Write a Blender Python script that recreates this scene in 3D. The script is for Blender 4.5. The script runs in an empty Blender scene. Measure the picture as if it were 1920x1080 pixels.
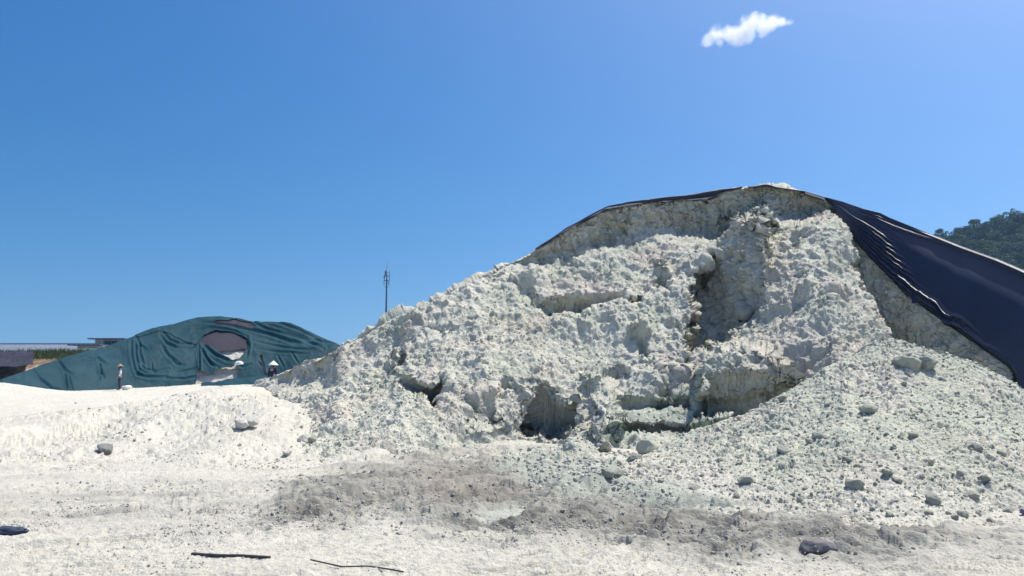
import bpy, bmesh, math, random
import numpy as np
from mathutils import Vector, Matrix
R = math.radians
random.seed(5)
rng = np.random.default_rng(11)
sc = bpy.context.scene
C = sc.collection

# ------------------------------------------------------------------ camera, sky, sun, exposure
FPX, HOR, CAMZ = 1400.0, 690.0, 1.6          # focal length in px of a 1920 px wide frame, horizon row, eye height
PITCH = math.atan((HOR - 540.0) / FPX)
cd = bpy.data.cameras.new('camera')
cd.sensor_width = 36.0
cd.lens = FPX / 1920.0 * 36.0
cd.clip_start, cd.clip_end = 0.1, 20000.0
cam = bpy.data.objects.new('camera', cd)
C.objects.link(cam)
cam.location = (0, 0, CAMZ)
cam.rotation_euler = (R(90) + PITCH, 0, 0)
sc.camera = cam

SUN_AZ, SUN_EL = R(61), R(66)                # azimuth clockwise from the view direction (+Y)
sdir = Vector((math.sin(SUN_AZ) * math.cos(SUN_EL), math.cos(SUN_AZ) * math.cos(SUN_EL), math.sin(SUN_EL)))
sl = bpy.data.lights.new('sun', 'SUN')
sl.energy, sl.angle, sl.color = 5.0, R(0.5), (1.0, 0.93, 0.81)
so = bpy.data.objects.new('sun', sl)
C.objects.link(so)
so.rotation_euler = sdir.to_track_quat('Z', 'Y').to_euler()

world = bpy.data.worlds.new('World')
sc.world = world
world.use_nodes = True
wt = world.node_tree
wt.nodes.clear()
wo = wt.nodes.new('ShaderNodeOutputWorld')
bg = wt.nodes.new('ShaderNodeBackground')
sky = wt.nodes.new('ShaderNodeTexSky')
sky.sky_type = 'NISHITA'
sky.sun_disc = False
sky.sun_elevation, sky.sun_rotation = SUN_EL, SUN_AZ
sky.altitude, sky.air_density, sky.dust_density, sky.ozone_density = 0, 1.3, 2.0, 2.0
bg.inputs['Strength'].default_value = 0.076
tcw = wt.nodes.new('ShaderNodeTexCoord')
mpw = wt.nodes.new('ShaderNodeMapping')          # keeps the palest band of the sky just under the horizon
mpw.inputs['Location'].default_value = (0, 0, 0.16)
gmw = wt.nodes.new('ShaderNodeGamma')
gmw.inputs['Gamma'].default_value = 1.32
hsw = wt.nodes.new('ShaderNodeHueSaturation')
hsw.inputs['Saturation'].default_value = 1.32
hsw.inputs['Hue'].default_value = 0.499
wt.links.new(tcw.outputs['Generated'], mpw.inputs[0])
wt.links.new(mpw.outputs[0], sky.inputs[0])
wt.links.new(sky.outputs[0], gmw.inputs[0])
wt.links.new(gmw.outputs[0], hsw.inputs['Color'])
wt.links.new(hsw.outputs[0], bg.inputs[0])
wt.links.new(bg.outputs[0], wo.inputs[0])

sc.view_settings.view_transform = 'Standard'
sc.view_settings.look = 'None'
sc.view_settings.exposure = 0.12
sc.view_settings.gamma = 1.0
sc.cycles.volume_bounces = 3
sc.cycles.max_bounces = 8

# ------------------------------------------------------------------ helpers: pixels and points
CP, SP = math.cos(PITCH), math.sin(PITCH)


def W(px, py, D):
    """World point at forward distance D seen at pixel (px, py) of the 1920x1080 photograph."""
    px, py, D = np.broadcast_arrays(np.asarray(px, float), np.asarray(py, float), np.asarray(D, float))
    v = 540.0 - py
    wy = FPX * CP - v * SP
    k = D / wy
    return np.stack([(px - 960.0) * k, D + 0 * k, CAMZ + (FPX * SP + v * CP) * k], -1)


def proj(x, y, z):
    zc = z - CAMZ
    d = y * CP + zc * SP
    u = -y * SP + zc * CP
    d = np.where(np.abs(d) < 1e-3, 1e-3, d)
    return 960 + FPX * x / d, 540 - FPX * u / d


def smooth(x, a, b):
    t = np.clip((x - a) / (b - a), 0, 1)
    return t * t * (3 - 2 * t)


# ------------------------------------------------------------------ helpers: noise
_perm = rng.permutation(256).astype(np.int32)
_grad = rng.normal(size=(256, 3)).astype(np.float32)
_grad /= np.linalg.norm(_grad, axis=1, keepdims=True)
_rnd = rng.random((256, 4)).astype(np.float32)


def _h(ix, iy, iz):
    return _perm[(_perm[(_perm[ix & 255] + iy) & 255] + iz) & 255]


def perlin(P, scale, off=0.0):
    P = (np.asarray(P, np.float32) * np.float32(scale) + np.float32(off))
    i = np.floor(P).astype(np.int32)
    f = P - i
    w = f * f * f * (f * (f * 6 - 15) + 10)
    out = np.zeros(P.shape[:-1], np.float32)
    for dx in (0, 1):
        wx = w[..., 0] if dx else 1 - w[..., 0]
        for dy in (0, 1):
            wy = w[..., 1] if dy else 1 - w[..., 1]
            for dz in (0, 1):
                wz = w[..., 2] if dz else 1 - w[..., 2]
                g = _grad[_h(i[..., 0] + dx, i[..., 1] + dy, i[..., 2] + dz)]
                d = g[..., 0] * (f[..., 0] - dx) + g[..., 1] * (f[..., 1] - dy) + g[..., 2] * (f[..., 2] - dz)
                out += wx * wy * wz * d
    return out * 1.6


def fbm(P, scale, octs=4, gain=0.5, off=0.0):
    s, a = 0, 1.0
    for k in range(octs):
        s = s + a * perlin(P, scale * 2.03 ** k, off + 17.3 * k)
        a *= gain
    return s


def clods(P, scale, off=0.0, fill=1.0):
    """Rounded lumps of uneven size packed side by side: 0 in the gaps, up to 1 on the lumps."""
    P = np.asarray(P, np.float32) * np.float32(scale) + np.float32(off)
    b = np.floor(P - 0.5).astype(np.int32)
    best = np.zeros(P.shape[:-1], np.float32)
    for dx in (0, 1):
        for dy in (0, 1):
            for dz in (0, 1):
                c = b + np.array([dx, dy, dz], np.int32)
                h = _h(c[..., 0], c[..., 1], c[..., 2])
                r = _rnd[h]
                q = P - (c + 0.5 + (r[..., :3] - 0.5) * 0.85)
                d2 = (q * q).sum(-1)
                rad = 0.38 + 0.42 * r[..., 3]
                q2 = np.clip(1 - d2 / (rad * rad), 0, 1)
                hgt = q2 * (1.5 - .5 * q2) * rad * 1.25
                np.maximum(best, np.where(r[..., 3] < fill, hgt, 0), out=best)
    return best


def facets(P, scale, off=0.0, tilt=.9, step=.35):
    """Broken angular chunks: every cell is a little plane with its own tilt and height."""
    P = np.asarray(P, np.float32) * np.float32(scale) + np.float32(off)
    b = np.floor(P - 0.5).astype(np.int32)
    best = np.full(P.shape[:-1], 9.0, np.float32)
    out = np.zeros(P.shape[:-1], np.float32)
    for dx in (0, 1):
        for dy in (0, 1):
            for dz in (0, 1):
                c = b + np.array([dx, dy, dz], np.int32)
                h = _h(c[..., 0], c[..., 1], c[..., 2])
                r = _rnd[h]
                q = P - (c + 0.5 + (r[..., :3] - 0.5) * 0.85)
                d2 = (q * q).sum(-1)
                v = (q * _grad[h]).sum(-1) * tilt + (r[..., 3] - .5) * step
                m = d2 < best
                out = np.where(m, v, out)
                best = np.minimum(best, d2)
    return out


def sdf(poly, X, Y, pad=60):
    """Signed distance to a polygon (negative inside); far outside just a large number."""
    P = np.array(poly, float)
    out = np.full(X.shape, 1e3, np.float32)
    m = (X > P[:, 0].min() - pad) & (X < P[:, 0].max() + pad) & (Y > P[:, 1].min() - pad) & (Y < P[:, 1].max() + pad)
    if not m.any():
        return out
    x, y = X[m], Y[m]
    d = np.full(x.shape, 1e9)
    ins = np.zeros(x.shape, bool)
    for k in range(len(P)):
        a, b = P[k], P[(k + 1) % len(P)]
        e = b - a
        t = np.clip(((x - a[0]) * e[0] + (y - a[1]) * e[1]) / max(e @ e, 1e-9), 0, 1)
        d = np.minimum(d, (x - a[0] - t * e[0]) ** 2 + (y - a[1] - t * e[1]) ** 2)
        c = ((a[1] > y) != (b[1] > y))
        xi = a[0] + (y - a[1]) / (e[1] if abs(e[1]) > 1e-9 else 1e-9) * e[0]
        ins ^= c & (x < xi)
    d = np.sqrt(d)
    out[m] = np.where(ins, -d, d)
    return out


def line_dist(pts, X, Y):
    P = np.array(pts, float)
    d = np.full(X.shape, 1e9)
    s = np.zeros(X.shape)
    sgn = np.zeros(X.shape)
    for k in range(len(P) - 1):
        a, b = P[k], P[k + 1]
        e = b - a
        t = np.clip(((X - a[0]) * e[0] + (Y - a[1]) * e[1]) / max(e @ e, 1e-9), 0, 1)
        dd = (X - a[0] - t * e[0]) ** 2 + (Y - a[1] - t * e[1]) ** 2
        m = dd < d
        d = np.where(m, dd, d)
        s = np.where(m, (k + t) / (len(P) - 1), s)
        sgn = np.where(m, np.sign(e[0] * (Y - a[1]) - e[1] * (X - a[0])), sgn)
    return np.sqrt(d), s, sgn


def normals(P):
    du = np.gradient(P, axis=1)
    dv = np.gradient(P, axis=0)
    n = np.cross(du, dv)
    n /= np.maximum(np.linalg.norm(n, axis=-1, keepdims=True), 1e-9)
    return n


def blur(A, n=1):
    for _ in range(n):
        p = np.pad(A, 1, mode='edge')
        A = (p[:-2, 1:-1] + p[2:, 1:-1] + p[1:-1, :-2] + p[1:-1, 2:] + 4 * p[1:-1, 1:-1]) / 8
    return A


# ------------------------------------------------------------------ helpers: objects
def new_obj(name, me, mat=None, parent=None):
    o = bpy.data.objects.new(name, me)
    C.objects.link(o)
    if mat is not None and me is not None:
        for m in (mat if isinstance(mat, (list, tuple)) else [mat]):
            me.materials.append(m)
    if parent is not None:
        o.parent = parent
    return o


def tag(o, label=None, cat=None, group=None, kind=None):
    for k, v in (('label', label), ('category', cat), ('group', group), ('kind', kind)):
        if v:
            o[k] = v
    return o


def mesh_from(name, V, F, smooth_shade=True, cols=None, size=4):
    """V (n,3), F (m,size) -> mesh, quick."""
    me = bpy.data.meshes.new(name)
    V = np.ascontiguousarray(V, np.float32)
    F = np.ascontiguousarray(F, np.int32)
    me.vertices.add(len(V))
    me.vertices.foreach_set('co', V.ravel())
    me.loops.add(F.size)
    me.loops.foreach_set('vertex_index', F.ravel())
    me.polygons.add(len(F))
    me.polygons.foreach_set('loop_start', np.arange(0, F.size, F.shape[1], dtype=np.int32))
    me.update(calc_edges=True)
    me.polygons.foreach_set('use_smooth', np.full(len(F), smooth_shade))
    if cols is not None:
        a = me.attributes.new('tint', 'FLOAT_COLOR', 'POINT')
        c4 = np.ones((len(V), 4), np.float32)
        c4[:, :3] = cols.reshape(-1, 3)
        a.data.foreach_set('color', c4.ravel())
    me.update()
    return me


def grid_mesh(name, P, cols=None, keep=None, flip=False):
    r, c = P.shape[:2]
    idx = np.arange(r * c).reshape(r, c)
    q = np.stack([idx[:-1, :-1], idx[:-1, 1:], idx[1:, 1:], idx[1:, :-1]], -1)
    if keep is not None:
        k = keep[:-1, :-1] & keep[:-1, 1:] & keep[1:, 1:] & keep[1:, :-1]
        q = q[k]
    q = q.reshape(-1, 4)
    if flip:
        q = q[:, ::-1]
    V = P.reshape(-1, 3)
    if keep is not None:
        used = np.zeros(len(V), bool)
        used[q.ravel()] = True
        re = np.cumsum(used) - 1
        q = re[q]
        V = V[used]
        cols = None if cols is None else cols.reshape(-1, 3)[used]
    return mesh_from(name, V, q, True, cols)


class MB:
    """Collects boxes, tubes and lathes into one mesh."""

    def __init__(self):
        self.bm = bmesh.new()

    def box(self, lo, hi, bev=0.0, rot=None, mi=0):
        lo, hi = Vector(lo), Vector(hi)
        m = Matrix.Translation((lo + hi) / 2) @ Matrix.Diagonal((*(hi - lo), 1))
        if rot is not None:
            m = rot @ m
        g = bmesh.ops.create_cube(self.bm, size=1, matrix=m)
        fs = {f for v in g['verts'] for f in v.link_faces}
        for f in fs:
            f.material_index = mi
        if bev > 0:
            es = list({e for v in g['verts'] for e in v.link_edges})
            bmesh.ops.bevel(self.bm, geom=es, offset=bev, segments=2, affect='EDGES', clamp_overlap=True)

    def tube(self, pts, rad, seg=8, mi=0, cap=True):
        pts = [Vector(p) for p in pts]
        rad = rad if isinstance(rad, (list, tuple)) else [rad] * len(pts)
        rings = []
        up = Vector((0, 0, 1))
        for i, p in enumerate(pts):
            t = (pts[min(i + 1, len(pts) - 1)] - pts[max(i - 1, 0)]).normalized()
            a = t.cross(up)
            if a.length < 1e-3:
                a = t.cross(Vector((1, 0, 0)))
            a.normalize()
            b = t.cross(a)
            rings.append([self.bm.verts.new(p + (a * math.cos(k * 2 * math.pi / seg) + b * math.sin(k * 2 * math.pi / seg)) * rad[i]) for k in range(seg)])
        for i in range(len(rings) - 1):
            for k in range(seg):
                f = self.bm.faces.new((rings[i][k], rings[i][(k + 1) % seg], rings[i + 1][(k + 1) % seg], rings[i + 1][k]))
                f.material_index = mi
                f.smooth = True
        if cap:
            self.bm.faces.new(rings[0]).material_index = mi
            self.bm.faces.new(rings[-1][::-1]).material_index = mi

    def build(self, name, mat, parent=None):
        me = bpy.data.meshes.new(name)
        bmesh.ops.recalc_face_normals(self.bm, faces=self.bm.faces[:])
        self.bm.to_mesh(me)
        self.bm.free()
        return new_obj(name, me, mat, parent)


# ------------------------------------------------------------------ materials
def mat_new(name):
    m = bpy.data.materials.new(name)
    m.use_nodes = True
    nt = m.node_tree
    return m, nt, nt.nodes['Principled BSDF']


def node(nt, typ, **kw):
    n = nt.nodes.new(typ)
    for k, v in kw.items():
        if k in n.inputs:
            n.inputs[k].default_value = v
        else:
            setattr(n, k, v)
    return n


def clay_mat(name, tint=True, base=(0.55, 0.55, 0.50), bump=0.5, fine=1.0, dist=.03):
    """Dry clay: tint attribute (the mineral colour), broken up by speckle and fine bump."""
    m, nt, bs = mat_new(name)
    L = nt.links.new
    bs.inputs['Roughness'].default_value = 0.95
    bs.inputs['Specular IOR Level'].default_value = 0.12
    tc = node(nt, 'ShaderNodeTexCoord')
    n1 = node(nt, 'ShaderNodeTexNoise', Scale=9.0 * fine, Detail=6.0, Roughness=0.65)
    n2 = node(nt, 'ShaderNodeTexNoise', Scale=0.9, Detail=5.0, Roughness=0.6)
    n3 = node(nt, 'ShaderNodeTexVoronoi', Scale=26.0 * fine)
    n4 = node(nt, 'ShaderNodeTexNoise', Scale=55.0 * fine, Detail=4.0, Roughness=0.7)
    for n in (n1, n2, n3, n4):
        L(tc.outputs['Object'], n.inputs['Vector'])
    r1 = node(nt, 'ShaderNodeMapRange', **{'From Min': 0.3, 'From Max': 0.7, 'To Min': 0.84, 'To Max': 1.10})
    L(n1.outputs[0], r1.inputs[0])
    r2 = node(nt, 'ShaderNodeMapRange', **{'From Min': 0.3, 'From Max': 0.7, 'To Min': 0.90, 'To Max': 1.06})
    L(n2.outputs[0], r2.inputs[0])
    mu = node(nt, 'ShaderNodeMath', operation='MULTIPLY')
    L(r1.outputs[0], mu.inputs[0])
    L(r2.outputs[0], mu.inputs[1])
    vm = node(nt, 'ShaderNodeVectorMath', operation='SCALE')
    if tint:
        at = node(nt, 'ShaderNodeAttribute', attribute_name='tint')
        L(at.outputs['Color'], vm.inputs[0])
    else:
        oi = node(nt, 'ShaderNodeObjectInfo')
        cr = node(nt, 'ShaderNodeValToRGB')
        cr.color_ramp.elements[0].color = (base[0] * .86, base[1] * .87, base[2] * .87, 1)
        cr.color_ramp.elements[1].color = (base[0] * 1.1, base[1] * 1.08, base[2] * 1.06, 1)
        L(oi.outputs['Random'], cr.inputs[0])
        L(cr.outputs[0], vm.inputs[0])
    L(mu.outputs[0], vm.inputs['Scale'])
    L(vm.outputs[0], bs.inputs['Base Color'])
    ad = node(nt, 'ShaderNodeMath', operation='MULTIPLY_ADD')
    L(n3.outputs['Distance'], ad.inputs[0])
    ad.inputs[1].default_value = -0.5
    L(n4.outputs[0], ad.inputs[2])
    ad2 = node(nt, 'ShaderNodeMath', operation='ADD')
    L(ad.outputs[0], ad2.inputs[0])
    L(n1.outputs[0], ad2.inputs[1])
    bp = node(nt, 'ShaderNodeBump', Strength=bump, Distance=dist / fine)
    L(ad2.outputs[0], bp.inputs['Height'])
    L(bp.outputs[0], bs.inputs['Normal'])
    return m


def flat_mat(name, col, rough=0.7, spec=0.3, var=0.12, scale=6.0, metal=0.0, bump=0.0):
    m, nt, bs = mat_new(name)
    L = nt.links.new
    bs.inputs['Roughness'].default_value = rough
    bs.inputs['Specular IOR Level'].default_value = spec
    bs.inputs['Metallic'].default_value = metal
    tc = node(nt, 'ShaderNodeTexCoord')
    n1 = node(nt, 'ShaderNodeTexNoise', Scale=scale, Detail=5.0, Roughness=0.6)
    L(tc.outputs['Object'], n1.inputs['Vector'])
    cr = node(nt, 'ShaderNodeValToRGB')
    cr.color_ramp.elements[0].position, cr.color_ramp.elements[1].position = 0.3, 0.7
    cr.color_ramp.elements[0].color = (*[c * (1 - var) for c in col], 1)
    cr.color_ramp.elements[1].color = (*[min(1, c * (1 + var)) for c in col], 1)
    L(n1.outputs[0], cr.inputs[0])
    L(cr.outputs[0], bs.inputs['Base Color'])
    if bump:
        bp = node(nt, 'ShaderNodeBump', Strength=bump, Distance=0.02)
        L(n1.outputs[0], bp.inputs['Height'])
        L(bp.outputs[0], bs.inputs['Normal'])
    return m


def net_mat(name, col, rough=0.5, spec=0.35, trans=0.12):
    """Woven shade netting: fine weave in colour, faint dust, a satin gleam on the folds."""
    m, nt, bs = mat_new(name)
    L = nt.links.new
    bs.inputs['Roughness'].default_value = rough
    bs.inputs['Specular IOR Level'].default_value = spec
    tc = node(nt, 'ShaderNodeTexCoord')
    n1 = node(nt, 'ShaderNodeTexNoise', Scale=0.6, Detail=6.0, Roughness=0.65)
    n2 = node(nt, 'ShaderNodeTexNoise', Scale=30.0, Detail=2.0)
    L(tc.outputs['Object'], n1.inputs['Vector'])
    L(tc.outputs['Object'], n2.inputs['Vector'])
    cr = node(nt, 'ShaderNodeValToRGB')
    cr.color_ramp.elements[0].position, cr.color_ramp.elements[1].position = 0.3, 0.75
    cr.color_ramp.elements[0].color = (*[c * 0.8 for c in col], 1)
    cr.color_ramp.elements[1].color = (*[c * 1.25 + 0.006 for c in col], 1)
    L(n1.outputs[0], cr.inputs[0])
    L(cr.outputs[0], bs.inputs['Base Color'])
    bp = node(nt, 'ShaderNodeBump', Strength=0.15, Distance=0.02)
    L(n2.outputs[0], bp.inputs['Height'])
    L(bp.outputs[0], bs.inputs['Normal'])
    return m


M_mound = clay_mat('clay_face', fine=1.0, bump=0.75, dist=.042)
M_ground = clay_mat('clay_ground', fine=1.3, bump=0.75)
M_pile = clay_mat('clay_rubble', fine=1.4, bump=0.55)
M_lump = clay_mat('clay_lump', tint=False, base=(0.49, 0.505, 0.435), fine=2.0, bump=0.8)
M_wlump = clay_mat('white_lump', tint=False, base=(0.62, 0.605, 0.55), fine=2.0, bump=0.5)
M_grey = clay_mat('grey_stone', tint=False, base=(0.27, 0.275, 0.27), fine=2.0, bump=0.5)
M_green = net_mat('green_netting', (0.002, 0.040, 0.059), rough=.65, spec=.15)
M_black = net_mat('black_netting', (0.010, 0.017, 0.045), rough=0.42, spec=0.4)
for _m in (M_black,):
    _b = _m.node_tree.nodes['Principled BSDF']
    _b.inputs['Sheen Weight'].default_value = .30
    _b.inputs['Sheen Roughness'].default_value = .45
    _b.inputs['Sheen Tint'].default_value = (.50, .62, 1.0, 1)
M_plum = net_mat('faded_dark_netting', (0.036, 0.034, 0.050), rough=.7, spec=.12)

# colours of the clay itself
DRY = np.array([0.56, 0.55, 0.48])
FACE = np.array([0.615, 0.615, 0.53])
WET = np.array([0.20, 0.197, 0.175])
PALEGREEN = np.array([0.42, 0.47, 0.41])


def mix(c, d, w):
    return c + (d - c) * w[..., None]


def columns(defs, PX, PY):
    """Forward distance at each pixel of a patch, from hand-set profiles [(px, [(py, D), ...])]."""
    xs = np.array([d[0] for d in defs], float)
    prof = []
    for _, pts in defs:
        p = sorted(pts)
        prof.append(p)
    colx = PX[0]
    k = np.clip(np.searchsorted(xs, colx) - 1, 0, len(xs) - 2)
    t = np.clip((colx - xs[k]) / (xs[k + 1] - xs[k]), 0, 1)
    vals = []
    for p in prof:
        a = np.array(p, float)
        v = np.interp(PY.ravel(), a[:, 0], a[:, 1]).reshape(PY.shape)
        # carry on the end slopes past the profile
        lo = PY < a[0, 0]
        s0 = (a[1, 1] - a[0, 1]) / (a[1, 0] - a[0, 0])
        v = np.where(lo, a[0, 1] + (PY - a[0, 0]) * max(min(s0, 0), -0.02), v)
        vals.append(v)
    vals = np.array(vals)
    j = np.arange(PX.shape[1])
    return vals[k, :, j].T * (1 - t) + vals[k + 1, :, j].T * t


# ------------------------------------------------------------------ ground
def ground_h(x, y):
    """Broad lie of the land, metres."""
    d = np.hypot(x, y)
    wv = 1.1 * np.sin(x * .9) + .6 * np.sin(x * 2.3 + 1)
    berm = 0.60 * smooth(y + wv, 12.6, 19.0) * (1 - smooth(y, 24, 47)) * smooth(x, -15.5, -9.0) * (1 - smooth(x, -3.0, 1.0))
    left = 0.16 * smooth(y, 13, 22) * (1 - smooth(y, 26, 48)) * (1 - smooth(x, -13.5, -9))
    hump = 0.75 * np.exp(-(((x + 31.5) / 3.2) ** 2 + ((y - 45) / 3.5) ** 2))
    rise = 0.42 * smooth(y, 46, 58) * smooth(x, -33, -22)
    far = .42 * np.exp(-(((x + 8.9) / 1.5) ** 2 + ((y - 24.5) / 4.0) ** 2)) + .25 * np.exp(-(((x + 6.8) / 1.2) ** 2 + ((y - 19.0) / 2.5) ** 2))
    return berm + left + hump + rise + far


def build_ground():
    a_in = np.linspace(R(-38), R(38), 1750)
    a_l = np.linspace(R(-180), R(-38), 60)[:-1]
    a_r = np.linspace(R(38), R(180), 60)[1:]
    ang = np.concatenate([a_l, a_in, a_r])
    pys = np.arange(1130, 727, -.8)
    r_in = CAMZ * FPX / (pys - HOR)
    r_near = np.array([0.05, 0.6, 1.5, 2.5, 3.5, 4.3, 4.8])
    r_far = np.geomspace(r_in[-1] * 1.03, 9000, 60)
    rad = np.concatenate([r_near, r_in, r_far])
    A, Rr = np.meshgrid(ang, rad)
    x, y = Rr * np.sin(A), Rr * np.cos(A)
    z = ground_h(x, y)
    px, py = proj(x, y, z)
    front = (y > 3) & (Rr < 90)
    px, py = np.where(front, px, -999), np.where(front, py, -999)
    P = np.stack([x, y, np.zeros_like(x)], -1)
    near = 1 - smooth(Rr, 60, 110)
    wob = 40 * fbm(P, 0.45, 3)
    wob2 = 40 * fbm(P, 0.45, 3, off=51.0)
    mud = sdf([(500, 905), (640, 872), (850, 846), (1000, 832), (1150, 870), (1230, 915), (1290, 935), (1500, 980), (1720, 985), (1900, 1000), (1700, 1035), (1500, 1050), (1250, 1025), (1000, 1015), (800, 1000), (640, 995), (500, 965)], px + wob, py + wob2 * .35)
    spots = smooth(fbm(P * [0.6, 1, 1], 1.6, 4, off=9.0), 0.0, 0.45)
    patchy = 26 * fbm(P, 1.1, 4, .6, off=601.)
    mud = 1 - smooth(mud + patchy, -38, 26)
    dirty = sdf([(-60, 900), (200, 900), (420, 905), (620, 880), (900, 850), (1250, 930), (1960, 990), (1960, 1015), (1500, 1085), (1250, 1035), (900, 1015), (640, 1000), (430, 1010), (200, 1000), (-60, 985)], px + wob, py + wob2 * .4)
    dirty = 1 - smooth(dirty + patchy, -46, 34)
    spots = smooth(fbm(P * [0.6, 1, 1], 1.6, 4, off=9.0), 0.05, 0.5)
    # wheel and track marks pressed into the mud: gentle waves along a swept direction
    th = 0.25 * fbm(P, 0.25, 2, off=70)
    along = x * np.cos(0.25 + th) + y * np.sin(0.25 + th)
    cross = -x * np.sin(0.25 + th) + y * np.cos(0.25 + th)
    Q = np.stack([along * 0.35, cross * 1.6, np.zeros_like(x)], -1)
    streak = fbm(Q, 1.6, 4, 0.6, off=3.0)
    c1 = clods(P, 3.4, 2.0)
    c2 = clods(P, 8.0, 7.0)
    c3 = clods(P, 17.0, 4.0)
    lumpmask = smooth(fbm(P, 0.8, 3, off=33), -0.05, 0.35)
    dz = 0.045 * fbm(P, 0.35, 3) + 0.016 * streak + 0.010 * fbm(P, 5.0, 3)
    dz = dz + (0.02 + 0.05 * dirty) * lumpmask * (c2 * 0.7 + 0.4 * c3) * 0.55
    ridg = np.abs(fbm(Q, 1.1, 4, 0.55, off=20))
    rq = np.stack([along * .28, cross * 1.5, 0 * x], -1)
    rsh = np.clip(1 - np.abs(fbm(rq, 1.5, 4, .55, off=501.)) * 2.4, 0, 1) ** 1.5
    rsh2 = np.clip(1 - np.abs(fbm(P * [.8, 1.3, 1], 3.2, 3, .5, off=521.)) * 2.2, 0, 1) ** 1.5
    dz = dz + np.clip(mud + .35 * dirty * spots, 0, 1) * (.10 * rsh + .03 * rsh2)
    dz = dz + mud * (0.05 * c1 * lumpmask + 0.03 * c2 - 0.07 * ridg + 0.05 * fbm(P, 1.4, 3, off=5) + 0.016 * c3)
    bank = smooth(y, 12.2, 14) * (1 - smooth(y, 19, 25)) * smooth(x, -14, -9) * (1 - smooth(x, -2, 1))
    fg = facets(P + .05 * np.stack([fbm(P, 4., 2), fbm(P, 4., 2, off=9.), 0 * x], -1), 6.0, 5., 1., .6) / 6
    fg2 = facets(P, 15.0, 3., 1., .6) / 15
    thin = 1 - np.abs(fbm(np.stack([along * .8, cross * 5.5, 0 * x], -1), 1.3, 4, .6, off=301.)) * 2
    dz = dz + .030 * np.clip(thin, 0, 1) ** 2 * (1 - smooth(Rr, 9, 16)) * (.4 + .6 * smooth(fbm(P, .6, 2, off=311.), -.3, .3))
    rut = np.abs(fbm(np.stack([along * .16, cross * 2.2, 0 * x], -1), 1.5, 4, .6, off=61.))
    dz = dz - .05 * (1 - smooth(rut, 0, .16)) * smooth(fbm(P, .5, 2, off=88.), -.2, .3) * (1 - smooth(y, 18, 30))
    fg = fg * (1 - smooth(Rr, 11, 19))
    fg2 = fg2 * (1 - smooth(Rr, 7.5, 12))
    dz = dz + (.05 + .10 * dirty * lumpmask + .05 * mud) * fg + (.06 + .12 * dirty) * fg2
    fb = facets(P + .08 * np.stack([fbm(P, 2., 2), fbm(P, 2., 2, off=9.), 0 * x], -1), 2.4, 15., 1., .6) / 2.4
    dz = dz + bank * (.20 * fb * smooth(fbm(P, .7, 3, off=701.), -.2, .3) + .14 * fg + .1 * fg2 + 0.05 * c1 * lumpmask + 0.035 * c2 + 0.08 * fbm(P * [1.2, .8, 1], .9, 4, .55, off=8))
    # tyre tread: chevron lugs along three passes
    for p0, p1, w in (((1290, 1010), (1350, 940), .30), ((1180, 1005), (1235, 930), .26), ((1560, 985), (1860, 962), .32), ((900, 985), (1010, 905), .3), ((430, 990), (760, 925), .3)):
        g0 = W(p0[0], p0[1], CAMZ * FPX / (p0[1] - HOR))
        g1 = W(p1[0], p1[1], CAMZ * FPX / (p1[1] - HOR))
        e = (g1 - g0)[:2]
        Lh = np.hypot(*e)
        e /= Lh
        s = (x - g0[0]) * e[0] + (y - g0[1]) * e[1]
        q = -(x - g0[0]) * e[1] + (y - g0[1]) * e[0]
        m = smooth(s, -.2, .3) * (1 - smooth(s, Lh - .3, Lh + .3)) * (1 - smooth(np.abs(q), w * .8, w * 1.1))
        lug = np.sin(2 * math.pi * (s / 0.21 + np.abs(q) / 0.34) + 1.5 * fbm(P, 2.0, 2))
        dz = dz * (1 - .6 * m) + m * (0.034 * lug - 0.03)
    # a shallow scraped pan of pale slurry in the middle of the mud
    pan = 1 - smooth(sdf([(905, 955), (985, 942), (990, 960), (940, 975), (915, 985), (890, 972)], px + wob * .3, py + wob2 * .12), -6, 8)
    dz = dz * (1 - .9 * pan) - 0.03 * pan
    mf = facets(P + .05 * np.stack([fbm(P, 5., 2), fbm(P, 5., 2, off=9.), 0 * x], -1), 4.6, 25., 1., .7) / 4.6
    mf2 = facets(P, 11., 35., 1., .7) / 11
    nearer = 1 - smooth(Rr, 12, 17)
    lump2 = smooth(fbm(P, 1.3, 3, off=811.), -.15, .3)
    dz = dz + np.clip(mud + .5 * dirty * lump2, 0, 1) * nearer * (.36 * mf * lump2 + .14 * mf2)
    dz = dz + (1 - smooth(Rr, 8, 13)) * .012 * fbm(P * [.7, 1.5, 1], 9., 3, .6, off=821.)
    dz = .17 * np.tanh(dz / .17)
    sm = np.clip(mud * 1.3 + .6 * dirty, 0, 1)
    dz = dz * (1 - sm) + blur(dz, 3) * sm
    z = z + dz * near
    col = np.broadcast_to(DRY, P.shape).copy()
    col = mix(col, np.array([.37, .365, .33]), np.clip(dirty * (0.42 + .58 * spots), 0, 1))
    col = mix(col, np.array([.228, .226, .200]), np.clip(mud * (0.62 + .38 * spots), 0, 1))
    col = mix(col, WET, np.clip(mud * smooth(c1, .25, .6) * lumpmask, 0, 1) * .8)
    br = 1 - smooth(sdf([(760, 900), (860, 885), (950, 905), (930, 935), (840, 960), (790, 945)], px + wob, py + wob2 * .4), -20, 18)
    col = mix(col, np.array([.30, .27, .225]), br * .4)
    gr = 1 - smooth(sdf([(950, 850), (1090, 850), (1250, 905), (1400, 960), (1250, 950), (1060, 925), (960, 890)], px + wob, py + wob2 * .4), -14, 20)
    col = mix(col, PALEGREEN, gr * .55)
    col = mix(col, np.array([.43, .45, .40]), pan * .9)
    col = mix(col, np.array([.10, .12, .06]), smooth(Rr, 75, 130) * (x < 8))
    me = grid_mesh('ground', np.stack([x, y, z], -1), col, flip=True)
    o = new_obj('ground', me, M_ground)
    tag(o, kind='structure')
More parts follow.
